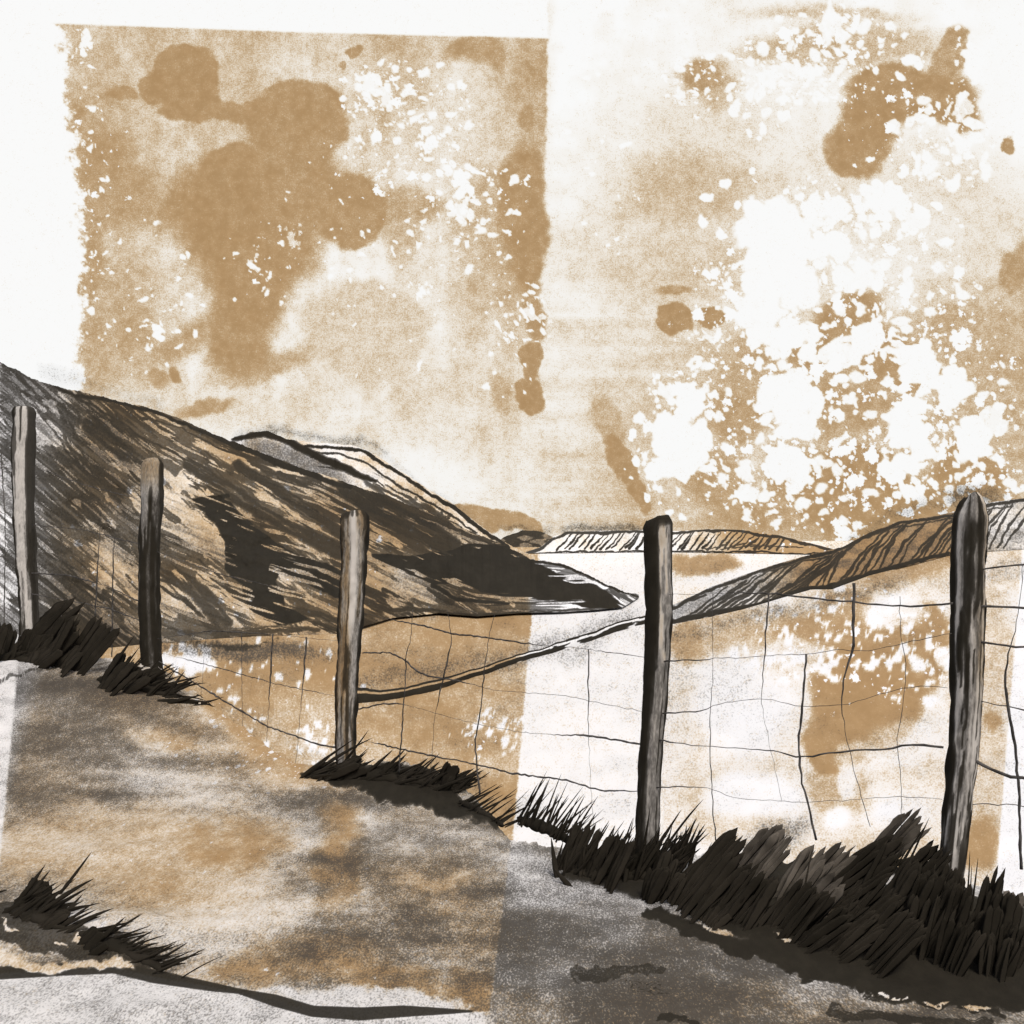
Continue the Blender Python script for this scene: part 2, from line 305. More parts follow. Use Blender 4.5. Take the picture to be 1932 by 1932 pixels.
def make_ground():
    u = ulines(); ev = lerp_line(EDGE, u) + (fbm(u / 16, u * 0, 4, 77, .65) - .5) * 22
    ye = np.array([ground_at(a, b) for a, b in zip(u, ev)])
    near = np.array([.25, .5, .9, 1.3, 1.8, 2.2]); n = 330; t = np.linspace(0, 1, n)
    rows = [np.full_like(u, a) for a in near] + [1 / ((1 - k) / 2.5 + k / ye) for k in t]
    rows += [ye + .06, ye + .16, ye + .4, ye + 1, ye + 2.5, ye + 6]
    Y = np.stack(rows); U = np.tile(u, (len(rows), 1)); X = (U - CX) / F * Y
    Z = hz(X, Y)
    for k, dz in zip(range(6), (.01, .10, .42, 1.4, 3.5, 8.2)): Z[-6 + k] = Z[-7] - dz
    Z[:-6] += (fbm(X[:-6] * 5, Y[:-6] * 5, 4, 3) - .5) * .035
    sh = Y.shape; X = X.ravel(); Y = Y.ravel(); Z = Z.ravel(); U = U.ravel()
    V = HY + F * (EYE - Z) / Y
    V = np.where(Y < 1.4, HY + F * EYE / 1.4, V)
    s = Stain(U, V, warp=34, wscale=75, seed=9)
    st = .5 * fbm(U / 190, V / 30, 5, 61) + .5 * fbm(U / 110, V / 60, 5, 66, .6); big = fbm(U / 260, V / 110, 4, 62); fine = fbm(U / 40, V / 12, 4, 63)
    seam = np.interp(V, [1150, 1560, 1932, 2400], [1003, 968, 921, 870]) + (fbm(U / 8, V / 8, 2, 5) - .5) * 5
    L = sstep(2, -2, U - seam); R = 1 - L
    # ochre wash lies left of the seam
    s.tan = L * np.clip(.40 + (big - .5) * .9 + (st - .5) * .5, .05, 1) * sstep(-20, 40, U + (V - 1500) * .25)
    s.grey = L * np.clip(.62 + (st - .5) * 1.6 + (big - .5) * .6 + .04 * sstep(1560, 1400, V) * sstep(420, 250, U), 0, 1) + R * np.clip(.82 + (st - .5) * .9 + (big - .5) * 1.3, .35, 1)
    s.tan += R * np.clip(.16 + (big - .5) * 1.2 + .25 * sstep(1830, 1900, V), 0, .8)
    for (cx, cy, rx, ry, rot, k) in [(430, 1590, 130, 60, 0, .85), (640, 1620, 60, 110, 0, .95), (620, 1800, 150, 60, 5, .85), (760, 1850, 130, 40, 5, .95), (520, 1400, 90, 70, 20, .8), (350, 1380, 90, 60, 0, .65), (640, 1540, 50, 70, 0, .9), (880, 1880, 60, 70, 0, 1), (280, 1660, 120, 90, 0, .5), (830, 1700, 120, 60, 0, .55), (500, 1830, 120, 40, 0, .85), (180, 1790, 140, 40, 0, .45)]:
        s.add('tan', L * s.ell(cx, cy, rx, ry, rot, .8) * (.35 + 1.1 * fbm(U / 60, V / 30, 5, 88, .65)), k)
    for (cx, cy, rx, ry, rot, k) in [(130, 1320, 240, 60, 8, .95), (240, 1300, 120, 40, 14, .9), (160, 1480, 240, 34, 4, .66), (60, 1440, 130, 26, -20, .62), (300, 1310, 100, 40, 20, .7), (640, 1500, 150, 24, 12, .9), (800, 1580, 140, 26, 6, .7), (850, 1630, 120, 30, 0, .72), (640, 1660, 120, 40, 0, .55), (900, 1760, 80, 110, 0, .62), (740, 1780, 170, 26, 2, .66), (560, 1725, 110, 26, 0, .52), (960, 1600, 60, 20, 0, .8), (1100, 1640, 180, 24, 3, .8),
                                     (1150, 1780, 260, 100, 0, .66), (1250, 1700, 60, 40, 0, .9), (1400, 1880, 300, 60, 6, .66), (330, 1240, 70, 16, 5, .6), (800, 1700, 150, 20, 0, .6)]:
        s.add('grey', s.ell(cx, cy, rx, ry, rot, .7) * (.60 + .75 * st), k)
    for (cx, cy, rx, ry, rot, k) in [(280, 1560, 240, 40, 0, .55), (320, 1620, 200, 60, 0, .7), (380, 1700, 190, 45, 0, .65), (560, 1460, 90, 30, 10, .7), (300, 1400, 60, 22, 10, .5), (60, 1600, 90, 50, 0, .6), (640, 1590, 40, 20, 0, .5), (820, 1660, 70, 16, 0, .5)]:
        s.cut('grey', s.ell(cx, cy, rx, ry, rot, .6), k)
    s.cut('grey', R * sstep(1602, 1578, V + (fine - .5) * 30) * sstep(1240, 1100, U), .75)
    # towards its rim the path thins out into dry ochre earth
    rim = sstep(70, 0, V - lerp_line(EDGE, U) + (fbm(U / 30, V / 20, 4, 65) - .5) * 60) * sstep(330, 400, U) * sstep(620, 560, U); s.cut('grey', rim, .85); s.add('tan', rim, .8)
    # bare pale strip along the left border
    lb = sstep(3, -3, U - np.interp(V, [1250, 1560, 1700], [34, 6, -10])); s.cut('tan', lb, .95); s.grey = s.grey * (1 - lb) + lb * np.clip(.30 + (fine - .5) * .7, 0, 1)
    # pale gravel below the rut
    rut = [(-400, 1852, 20), (-60, 1838, 22), (0, 1836, 25), (110, 1830, 26), (215, 1825, 27), (290, 1842, 24), (400, 1862, 16), (450, 1870, 12), (520, 1888, 22), (590, 1908, 25), (680, 1913, 24), (760, 1908, 22), (840, 1908, 14), (890, 1908, 4)]
    rv = np.interp(U, [p[0] for p in rut], [p[1] for p in rut])
    low = sstep(-2, 3, V - rv) * sstep(940, 900, U)
    s.cut('tan', low, .97); s.grey = s.grey * (1 - low) + low * (.42 + (fbm(U / 50, V / 24, 4, 64) - .5) * .5)
    up = s.poly([(480, 1874), (640, 1858), (800, 1872), (900, 1896), (880, 1915), (600, 1912)], 8); s.cut('tan', up, .9); s.grey = s.grey * (1 - up) + up * .38
    s.add('ink', s.stroke([(a, b, c * (1.0 + .12 * math.sin(a * .05))) for a, b, c in rut], 1.6, raw=True), .95)
    # dark earth under the grass
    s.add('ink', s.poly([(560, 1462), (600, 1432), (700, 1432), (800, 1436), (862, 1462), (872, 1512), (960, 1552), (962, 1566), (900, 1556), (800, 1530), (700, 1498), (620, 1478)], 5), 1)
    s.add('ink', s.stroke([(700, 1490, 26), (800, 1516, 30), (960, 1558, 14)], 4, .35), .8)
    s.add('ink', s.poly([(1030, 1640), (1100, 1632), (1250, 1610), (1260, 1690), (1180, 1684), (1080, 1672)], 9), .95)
    s.add('grey', s.ell(1140, 1660, 120, 30, 0, .5), .95)
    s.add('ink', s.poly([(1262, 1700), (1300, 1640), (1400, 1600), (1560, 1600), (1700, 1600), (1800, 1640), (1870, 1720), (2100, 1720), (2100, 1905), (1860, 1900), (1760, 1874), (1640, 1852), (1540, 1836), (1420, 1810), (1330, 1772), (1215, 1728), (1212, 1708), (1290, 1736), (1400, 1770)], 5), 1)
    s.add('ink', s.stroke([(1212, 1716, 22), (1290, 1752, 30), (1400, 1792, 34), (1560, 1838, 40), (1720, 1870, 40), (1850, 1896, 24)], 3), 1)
    s.add('ink', s.stroke([(1090, 1836, 24), (1250, 1832, 20)], 3, .2), .62)
    for k in range(4): s.add('ink', s.stroke([(1170 + 6 * k, 1856 + 6 * k, 3), (1240 + 8 * k, 1860 + 6 * k, 3)], 1.2, .2), .6)
    s.add('ink', s.stroke([(1240, 1925, 16), (1330, 1945, 12)], 2), .8); s.add('ink', s.stroke([(1570, 1915, 24), (1720, 1925, 26), (1860, 1930, 18)], 3, .25), .75)
    s.add('ink', s.stroke([(1640, 1880, 10), (1800, 1890, 14), (1890, 1915, 16)], 3, .2), .9)
    # flecks of bare chalk in the dark earth
    for (cx, cy, rx, ry, rot) in [(1342, 1748, 34, 7, 18), (1412, 1752, 12, 4, 12), (1425, 1740, 14, 6, -20), (1478, 1770, 20, 5, 10), (1590, 1797, 14, 4, 8), (1680, 1872, 26, 3, 6), (1755, 1885, 16, 5, 10), (1830, 1895, 30, 6, 10), (1855, 1795, 10, 7, 0), (1328, 1720, 16, 8, -40), (1630, 1662, 16, 7, 10), (1680, 1662, 18, 12, -10)]:
        f = s.ell(cx, cy, rx, ry, rot, .3) * sstep(.42, .55, fbm(U / 7, V / 5, 3, 19) + .12); s.cut('ink', f, 1); s.cut('grey', f, .9); s.add('tan', f, .15)
    s.add('tan', s.ell(1580, 1700, 60, 22, -25, .3), .9); s.cut('ink', s.ell(1580, 1700, 56, 20, -25, .4) * sstep(.35, .7, fine + .1), .75)
    # brown bank at the lower left
    s.add('ink', s.poly([(-60, 1700), (40, 1700), (100, 1735), (190, 1750), (250, 1770), (300, 1820), (280, 1836), (200, 1820), (230, 1800), (140, 1806), (60, 1790), (0, 1772), (-60, 1768)], 4), .8)
    s.add('ink', s.ell(180, 1262, 120, 22, 8, .5), .5); s.add('ink', s.stroke([(-40, 1268, 12), (60, 1272, 10), (150, 1268, 6)], 3, .3), .7)
    for (cx, cy, rx, ry, rot) in [(165, 1765, 34, 6, -4), (18, 1748, 14, 3, 4), (110, 1778, 10, 2, 0), (16, 1232, 20, 12, 0)]:
        f = s.ell(cx, cy, rx, ry, rot, .3); s.cut('ink', f, 1); s.cut('grey', f, .8)
    f = s.poly([(-40, 1785), (20, 1800), (90, 1812), (140, 1808), (240, 1803), (252, 1815), (200, 1820), (80, 1826), (-40, 1826)], 3); s.cut('grey', f, .85); s.cut('ink', f, 1); s.add('tan', f, .35)
    # behind the crest the bank is dry earth
    s.salt = np.maximum(s.ell(500, 1420, 200, 100, 0, .5) * .6, L * .25)
    o = link_mesh('path', np.stack([X, Y, Z], -1), grid_faces(*sh), PATH_M, attrs=s.layers())
    structure(o)
make_ground()

# ------------------------------------------------------------------ LOW GROUND AND WATER
def low_stain(U, V):
    s = Stain(U, V, warp=20, wscale=60, seed=31)
    big = fbm(U / 120, V / 90, 5, 71); sm = fbm(U / 40, V / 40, 4, 72)
    seam = np.interp(V, [1040, 1150, 1600], [1018, 1004, 966]) + (fbm(U / 8, V / 8, 2, 5) - .5) * 5
    L = sstep(2, -2, U - seam)
    s.tan = L * np.clip(.70 + (big - .5) * .9 + (sm - .5) * .3, .2, 1) * sstep(20, 110, U)
    r = sstep(1200, 1330, U)
    s.tan += (1 - L) * np.clip(.10 + r * (.16 + (big - .5) * .6), 0, .6)
    def dk(cx, cy, rx, ry, rot, k, soft): s.add('tan', s.ell(cx, cy, rx, ry, rot, soft), k)
    for a in [(1640, 1310, 120, 110, -50, .97, .14), (1700, 1250, 90, 90, -40, .95, .25), (1580, 1400, 66, 70, 0, .93, .12), (1560, 1200, 120, 60, 0, .8, .4), (1740, 1190, 60, 60, 0, .9, .25), (1400, 1200, 110, 60, 20, .55, .5), (1600, 1140, 70, 40, 0, .7, .4), (1580, 1490, 70, 60, 0, .55, .5), (1850, 1590, 40, 60, 0, .85, .35), (1870, 1360, 20, 22, 0, .8, .3), (1300, 1210, 40, 50, 0, .7, .4), (1850, 1250, 70, 190, 0, .42, .4), (1860, 1500, 60, 200, 0, .42, .4), (1740, 1060, 160, 30, -20, .7, .5), (1330, 1065, 70, 20, 5, .8, .3), (1450, 1460, 60, 60, 0, .3, .5)]: dk(*a)
    for (cx, cy, rx, ry, k) in [(1400, 1330, 90, 100, .8), (1420, 1500, 90, 45, .9), (1500, 1230, 70, 22, .6), (1690, 1150, 60, 34, .75), (1758, 1328, 12, 11, 1), (1730, 1255, 16, 14, 1), (1620, 1430, 46, 30, .5), (1780, 1240, 16, 20, .8), (1440, 1120, 60, 30, .6), (1600, 1480, 20, 30, .7), (1680, 1520, 20, 14, .8), (1580, 1540, 26, 24, .9), (1700, 1400, 60, 40, .5)]:
        s.cut('tan', s.ell(cx, cy, rx, ry, 0, .3), k)
    s.cut('tan', sstep(1898, 1902, U + (V - 1400) * .08), .97)
    s.tan = np.where(U < 40, s.tan * .3, s.tan)
    rs = np.random.RandomState(3)
    for a in [(1600, 1190, 190, 80, 130, rs, 9), (1720, 1230, 90, 90, 70, rs, 8), (500, 1300, 190, 110, 60, rs, 6), (930, 1380, 80, 50, 40, rs, 6), (1480, 1250, 150, 40, 60, rs, 8), (350, 1240, 60, 36, 70, rs, 13), (600, 1400, 60, 40, 30, rs, 7)]: s.flecks(*a)
    s.salt = s.ell(1620, 1220, 220, 130, 0, .4) * .6 + s.ell(520, 1330, 220, 110, 0, .4) * .3 + s.ell(930, 1370, 90, 40, 0, .4) * .5
    smudge = fbm(U / 90, V / 40, 5, 73)
    s.grey = np.clip((1 - L) * (.10 + (smudge - .5) * .5), 0, .5) + L * np.clip(.10 + (smudge - .5) * .9, 0, .5)
    s.add('grey', s.stroke([(690, 1290, 30), (980, 1235, 40), (1200, 1165, 36)], 26), .62)
    s.add('grey', s.stroke([(1270, 1200, 20), (1500, 1150, 26), (1700, 1090, 22)], 24), .66)
    s.add('grey', s.ell(1260, 1290, 60, 120, 0, .6), .3); s.add('grey', s.ell(1100, 1215, 70, 30, -20, .6), .45); s.add('grey', s.ell(1350, 1280, 90, 70, 0, .6), .25)
    s.add('grey', s.ell(1460, 1590, 80, 34, -35, .5), .6); s.add('grey', s.ell(980, 1530, 50, 24, 0, .5), .4)
    s.add('grey', s.ell(460, 1225, 170, 20, 3, .5), .8); s.add('ink', s.stroke([(300, 1205, 10), (440, 1214, 12), (520, 1206, 6)], 4), .7)
    s.add('grey', s.ell(120, 1120, 110, 70, 0, .5), .5); s.add('grey', s.ell(1900, 1080, 60, 20, 0, .5), .4)
    for k in range(34):                                  # dead bracken stalks lying on the slope
        x = random.uniform(360, 630); y = 1180 + (x - 360) * .25 + random.uniform(0, 170); l = random.uniform(20, 70)
        if y < 1425: s.add('ink', s.stroke([(x, y, 1.5), (x + l * .8, y + l * .55 * random.uniform(.6, 1.3), 1.0)], 1.0), random.uniform(.35, .5))
    for k in range(30):
        x = random.uniform(1020, 1900); y = random.uniform(1200, 1540); l = random.uniform(20, 90)
        s.add('grey', s.stroke([(x, y, 14), (x + l, y - l * random.uniform(.1, .7), 8)], 14), .22)
    return s
SHORE = [(655, 1060), (662, 1318), (700, 1312), (790, 1300), (900, 1268), (1000, 1238), (1100, 1208), (1210, 1172), (1250, 1172)]
def make_low():
    u = ulines(); sv = np.where(u < 655, 1125, np.where(u > 1250, 1075, lerp_line(SHORE, u)))
    sv = np.where((u < 660), 1120, sv)
    ysh = (EYE - LOW) * F / (sv - HY); n = 240
    t = np.linspace(0, 1, n)
    Y = np.stack([1 / ((1 - k) / 8.0 + k / ysh) for k in t]); U = np.tile(u, (n, 1)); X = (U - CX) / F * Y
    Z = LOW + (fbm(X / 6, Y / 6, 3, 4) - .5) * .1
    V = HY + F * (EYE - Z) / Y
    s = low_stain(U.ravel(), V.ravel())
    structure(link_mesh('field', np.stack([X, Y, Z], -1).reshape(-1, 3), grid_faces(*Y.shape), LAND_M, attrs=s.layers(), uv=np.stack([U, V], -1).reshape(-1, 2) / 1932))
    t = np.linspace(0, 1, 160); Y = np.stack([np.full_like(u, 1 / ((1 - k) / 30.0 + k / 1750)) for k in t]); U = np.tile(u, (160, 1)); X = (U - CX) / F * Y
    Z = np.full_like(X, LOW - .25); V = HY + F * (EYE - Z) / Y
    s = low_stain(U.ravel(), V.ravel()); s.salt *= .3
    structure(link_mesh('water', np.stack([X, Y, Z], -1).reshape(-1, 3), grid_faces(*Y.shape), LAND_M, attrs=s.layers(), uv=np.stack([U, V], -1).reshape(-1, 2) / 1932))
make_low()

# ------------------------------------------------------------------ HILLS
def hill(name, ridge, foot, dfun, step, rows, rough, paint, back=40, seed=1, wob=3.2):
    lo = max(ridge[0][0], foot[0][0]); hi = min(ridge[-1][0], foot[-1][0])
    u = np.arange(lo, hi + .1, step); rv = lerp_line(ridge, u) + (fbm(u / 30, u * 0, 6, seed, .78) - .5) * 2 * wob; fv = lerp_line(foot, u)
    fv = np.maximum(fv, rv + 1.5)
    df, dr = dfun(u, fv); t = np.linspace(0, 1, rows)
    V = fv[None] + (rv - fv)[None] * t[:, None]; U = np.tile(u, (rows, 1))
    prof = t ** 1.25
    D = df[None] + (dr - df)[None] * prof[:, None]
    D = D + (fbm(U / 60 + V / 60, (V - U * .7) / 44, 4, seed + 5) - .5) * rough * (dr - df)[None] * (np.sin(np.pi * np.clip(t, 0, 1)) ** .6)[:, None]
    X = (U - CX) / F * D; Z = EYE + (HY - V) / F * D
    # far side, falling back to the low ground
    bx = []
    for k in (.15, .5, 1.0):
        bk = np.minimum(back, 3 * (Z[rows - 1] - LOW) + .4); Dk = dr + bk * k; Zk = Z[rows - 1] + (LOW - 1 - Z[rows - 1]) * (k ** 1.6); bx.append((X[-1] * (Dk / D[-1]), Dk, Zk))
    X = np.vstack([X] + [b[0][None] for b in bx]); Y = np.vstack([D] + [b[1][None] for b in bx]); Z = np.vstack([Z] + [b[2][None] for b in bx])
    Ua = np.tile(u, (len(X), 1)).ravel(); Va = np.vstack([V] + [V[-1:]] * 3).ravel()
    T = np.concatenate([t, [1.02] * 3])[:, None] + 0 * X
    s = Stain(Ua, Va, warp=5, wscale=22, seed=seed); paint(s, T.ravel())
    return structure(link_mesh(name, np.stack([X, Y, Z], -1).reshape(-1, 3), grid_faces(*X.shape), HILL_M, attrs=s.layers(), uv=np.stack([Ua, Va], -1) / 1932))
def flat_d(extra):
    def f(u, fv):
        df = (EYE - LOW) * F / np.maximum(fv - HY, 6)
        return df, df + extra(u) if callable(extra) else df + extra
    return f

RIDGE = [(-700, 520), (-300, 590), (0, 682), (50, 710), (100, 727), (180, 746), (270, 768), (310, 778), (390, 812), (440, 833), (560, 880), (660, 912), (760, 948), (850, 985), (905, 1010), (950, 1028), (1000, 1055), (1060, 1063), (1120, 1090), (1180, 1117), (1207, 1122)]
FOOT = [(-700, 1260), (0, 1240), (300, 1214), (480, 1200), (640, 1196), (740, 1166), (826, 1157), (900, 1163), (975, 1157), (1059, 1155), (1123, 1151), (1175, 1146), (1207, 1126)]
def paint_front(s, T):
    U, V = s.u0, s.v0
    ang = np.radians(np.interp(U, [0, 300, 600, 900, 1150], [44, 42, 36, 33, 28])); al = U * np.cos(ang) + V * np.sin(ang); ac = -U * np.sin(ang) + V * np.cos(ang)
    st = fbm(al / 150, ac / 15, 4, 3, .6); st2 = fbm(al / 55, ac / 4.0, 3, 13); big = fbm(U / 110, V / 90, 3, 23)
    s.tan = np.clip(.60 + (big - .5) * .7, 0, 1) * sstep(20, 200, U)
    s.grey = np.clip(.46 + .22 * sstep(420, 150, U) + (st2 - .5) * .9 + (fbm(al / 220, ac / 60, 3, 9) - .5) * 1.0, 0, .85)
    s.salt = .35 + 0 * U
    bias = .075 + .05 * sstep(320, 160, U) + (big - .5) * .55 + .10 * sstep(560, 800, U) * sstep(1110, 1020, V) + .05 * sstep(1030, 860, V) * sstep(200, 260, U) - .05 * sstep(260, 60, U) - .25 * sstep(60, -30, U) 
    bias = bias - .35 * sstep(1120, 1190, V + (fbm(al / 60, ac / 8, 3, 90) - .5) * 60) * sstep(640, 400, U) * 0
    for (cx, cy, rx, ry, rot, k) in [(420, 862, 60, 18, 25, .30), (300, 920, 46, 50, 0, .26), (480, 905, 70, 20, 40, .22), (460, 950, 40, 26, 40, .22), (700, 1100, 70, 40, 20, .30), (600, 1000, 50, 18, 40, .2), (380, 1010, 60, 30, 40, .24), (230, 860, 40, 34, 0, .18), (420, 1060, 36, 30, 40, .26), (560, 1100, 40, 22, 40, .25), (90, 800, 50, 50, 0, .22), (540, 1175, 90, 20, 10, .12), (200, 1090, 110, 70, 20, .22), (850, 980, 50, 20, 40, .18), (620, 1130, 40, 40, 0, .2), (780, 1090, 50, 30, 30, .18)]:
        bias = bias - k * s.ell(cx, cy, rx, ry, rot, .5)
    l1 = sstep(.44, .50, .72 * fbm(al / 210, ac / 44, 4, 3) + .28 * st2 + bias) * .66
    l2 = sstep(.50, .56, .64 * fbm(al / 150, ac / 24, 3, 53) + .36 * st2 + bias * .8) * .86
    s.ink = np.maximum(l1, l2)
    rs = np.random.RandomState(12)
    for (x, y, x2, y2, w, k) in [(120, 780, 200, 900, 56, .72), (200, 790, 330, 880, 50, .7), (330, 840, 480, 920, 40, .74), (500, 900, 640, 1000, 44, .72), (640, 930, 800, 1040, 60, .74), (40, 960, 170, 1090, 60, .62), (160, 920, 260, 1010, 44, .66), (330, 1060, 460, 1180, 60, .7), (440, 930, 560, 1000, 40, .7), (720, 950, 860, 1030, 50, .76), (560, 1110, 640, 1180, 44, .6), (60, 840, 130, 960, 40, .66)]:
        s.add('ink', s.stroke([(x, y, w * .8), ((x + x2) / 2, (y + y2) / 2, w), (x2, y2, w * .6)], 5, .34), k)
    for k in range(150):                     # heather and bare scree lie in long downhill streaks
        x = rs.uniform(40, 880); y = float(lerp_line(RIDGE, x)) + 20 + rs.rand() * (float(lerp_line(FOOT, x)) - float(lerp_line(RIDGE, x)) - 50); l = rs.uniform(40, 150); a_ = math.radians(float(np.interp(x, [0, 300, 600, 900], [46, 42, 36, 33])) + rs.randn() * 4); w = rs.uniform(5, 24)
        p = [(x, y, w), (x + l * .5 * math.cos(a_), y + l * .5 * math.sin(a_) + rs.randn() * 3, w * 1.1), (x + l * math.cos(a_), y + l * math.sin(a_), w * .7)]
        if k % 3 == 0: s.cut('ink', s.stroke(p, 2, .56), .95)
        else: s.add('ink', s.stroke(p, 1.5, rs.uniform(.40, .54)), rs.uniform(.5, .9))
    A = [(354, 940), (432, 930), (449, 963), (506, 1011), (553, 1041), (637, 1070), (670, 1090), (670, 1130), (637, 1132), (590, 1108), (526, 1078), (523, 1095), (540, 1142), (590, 1169), (526, 1183), (470, 1150), (455, 1125), (455, 1105), (422, 1075), (425, 1024), (405, 987)]
    B = [(698, 1043), (772, 1047), (850, 1037), (907, 1020), (948, 1024), (998, 1052), (1042, 1078), (1110, 1096), (1150, 1117), (1180, 1146), (1174, 1161), (1123, 1153), (1059, 1136), (958, 1131), (907, 1117), (867, 1104), (816, 1106), (759, 1079), (701, 1055)]
    s.add('ink', s.poly(A, 2), 1); s.add('ink', s.poly(B, 2), 1); s.ink *= 1 - .75 * sstep(.60, .68, st2) * (s.poly(A, 24) < .99) * (s.poly(B, 14) < .99)
    s.add('ink', s.stroke([(816, 1104, 10), (863, 1131, 9), (958, 1138, 7)], 2), 1)
    s.add('ink', s.stroke([(732, 1150, 10), (780, 1150, 12), (840, 1152, 6)], 3), .9); s.add('ink', s.stroke([(826, 1156, 5), (900, 1161, 6), (975, 1155, 4), (1123, 1150, 4)], 1.5), .9)
    s.add('ink', s.stroke([(360, 880, 40), (470, 950, 34), (640, 1040, 40)], 6, .38), .9); s.add('ink', s.stroke([(450, 880, 26), (560, 950, 30), (650, 1010, 24)], 5, .33), .9)
    s.add('ink', s.stroke([(660, 920, 50), (760, 985, 56), (850, 1030, 44)], 6, .36), .92); s.add('ink', s.stroke([(170, 800, 34), (230, 850, 40), (300, 880, 20)], 7, .42), .85)
    s.add('ink', s.stroke([(300, 1060, 30), (380, 1120, 40), (420, 1170, 40)], 6, .42), .85); s.add('ink', s.stroke([(120, 770, 22), (135, 850, 40), (190, 920, 24)], 6, .45), .8)
    s.add('ink', s.stroke([(0, 690, 22), (40, 720, 18), (90, 770, 8)], 4, .48), .8); s.add('ink', s.stroke([(0, 760, 10), (50, 740, 14), (90, 735, 6)], 4, .5), .7)
    s.add('ink', s.stroke([(300, 1195, 12), (470, 1192, 22), (600, 1186, 10)], 5, .3), .8)
    # crest lines
    s.add('ink', s.stroke([(98, 727, 7), (140, 746, 8), (200, 752, 9), (270, 772, 9), (310, 783, 8), (390, 818, 9), (440, 840, 12), (500, 862, 14), (580, 892, 14), (660, 922, 10)], 1.5), 1)
    s.add('ink', s.stroke([(140, 748, 4), (200, 778, 5), (260, 820, 6), (330, 855, 5), (420, 910, 5), (470, 935, 4)], 1.5), .9)
    s.add('ink', s.stroke([(270, 790, 5), (340, 806, 4), (420, 850, 5), (470, 865, 6)], 1.5), .9)
    s.add('ink', s.stroke([(690, 930, 5), (780, 968, 5), (860, 998, 6), (940, 1032, 7), (1000, 1056, 7)], 1.5), .9)
    for k in range(9):
        x = 1010 + 12 * k; s.add('ink', s.stroke([(x, 1064 + k * 3, 3), (x + 80, 1086 + k * 4, 2.5)], 1.2), .8)
    s.add('ink', s.stroke([(1000, 1057, 5), (1060, 1066, 7), (1120, 1092, 7), (1180, 1119, 7), (1207, 1124, 5)], 1.5), 1)
    s.cut('ink', s.poly([(1010, 1062), (1060, 1072), (1130, 1102), (1150, 1114), (1100, 1096), (1040, 1078)], 2) * (st2 > .5), .85)
    lw = sstep(1128, 1140, V) * sstep(960, 1010, U); s.cut('tan', sstep(990, 1012, U), 1)
hill('hill', RIDGE, FOOT, lambda u, fv: ((EYE - LOW) * F / (fv - HY), (EYE - LOW) * F / (fv - HY) + np.interp(u, [-700, 300, 900, 1207], [60, 50, 30, 1.5])), 1.6, 260, .07, paint_front, back=40, seed=4, wob=4.5)

def paint_back(s, T):
    U, V = s.u0, s.v0
    s.tan = np.clip(.22 + (fbm(U / 30, V / 30, 4, 3) - .5) * .7 + .3 * sstep(700, 850, U), 0, 1); s.grey = np.clip(.15 + (fbm(U / 70, V / 12, 4, 8) - .5) * .9, 0, .6)
    s.add('ink', s.stroke([(440, 828, 10), (500, 816, 16), (530, 826, 16), (600, 862, 18), (670, 892, 14), (710, 908, 8)], 3), 1)
    s.add('grey', s.ell(560, 870, 120, 26, 22, .5), .8)
    s.add('ink', s.stroke([(540, 838, 4), (600, 842, 7), (684, 850, 8), (720, 872, 7), (790, 918, 7), (860, 960, 9), (910, 1000, 8), (960, 1034, 8)], 1.5), 1)
    s.add('ink', s.stroke([(560, 848, 4), (640, 858, 5), (690, 872, 5), (750, 915, 5), (830, 958, 5), (900, 1005, 5)], 1.3), .95)
    s.add('ink', s.stroke([(600, 880, 3), (670, 890, 4), (705, 905, 4)], 1.2), .9)
    sp = sstep(.5, .6, fbm(U / 6, V / 6, 3, 55)); s.add('ink', s.ell(840, 985, 90, 20, 33, .5) * sp, .9)
    s.add('ink', s.stroke([(700, 905, 30), (770, 945, 40), (860, 1000, 24)], 6, .5), .85)
hill('hill', [(400, 842), (440, 826), (470, 815), (505, 812), (540, 828), (600, 836), (660, 840), (690, 848), (730, 872), (780, 905), (860, 955), (905, 990), (950, 1022), (1010, 1052)],
     [(400, 1110), (640, 1100), (1010, 1068)], lambda u, fv: (170 + 0 * u, 190 + 0 * u), 1.6, 150, .12, paint_back, back=60, seed=9)

def paint_lump(s, T):
    U, V = s.u0, s.v0; s.tan += .6; s.grey = .75 + 0 * U; s.ink = sstep(.35, .6, fbm(U / 22, V / 7, 4, 3)) * .85
def paint_far(s, T):
    U, V = s.u0, s.v0
    s.tan = np.clip(.12 + .7 * sstep(1270, 1420, U) + (fbm(U / 24, V / 24, 3, 3) - .5) * .5, 0, 1); s.salt = .5 * sstep(1300, 1350, U)
    rd = [(p[0], p[1] + 3, 6) for p in FARR]; s.add('ink', s.stroke(rd, 1.3), .95)
    s.add('ink', s.stroke([(1000, 1043, 3), (1100, 1041, 4), (1250, 1040, 4), (1400, 1041, 4), (1500, 1044, 4), (1600, 1046, 3)], 1.2), .95)
    x = 1050
    while x < 1470:
        l = random.uniform(18, 30); k = 1 if x < 1330 else .9
        s.add('ink', s.stroke([(x, 1038 - random.uniform(0, 5), random.uniform(3, 7)), (x + l * .55, 1022, random.uniform(2.5, 5.5)), (x + l * 1.1, 1006, 2.5)], 1.2), k); x += random.uniform(8, 17)
    for k in range(6):
        x = 1330 + 28 * k; s.add('ink', s.stroke([(x, 1036 - k, 3), (x + 46, 1026 + k, 2.5)], 1.2), .85)
    s.add('grey', s.ell(1200, 1010, 50, 20, 0, .5), .3)
FARR = [(990, 1042), (1020, 1032), (1045, 1012), (1070, 1003), (1150, 1001), (1215, 1000), (1290, 1002), (1340, 998), (1400, 1000), (1470, 1010), (1530, 1025), (1580, 1038), (1600, 1043)]
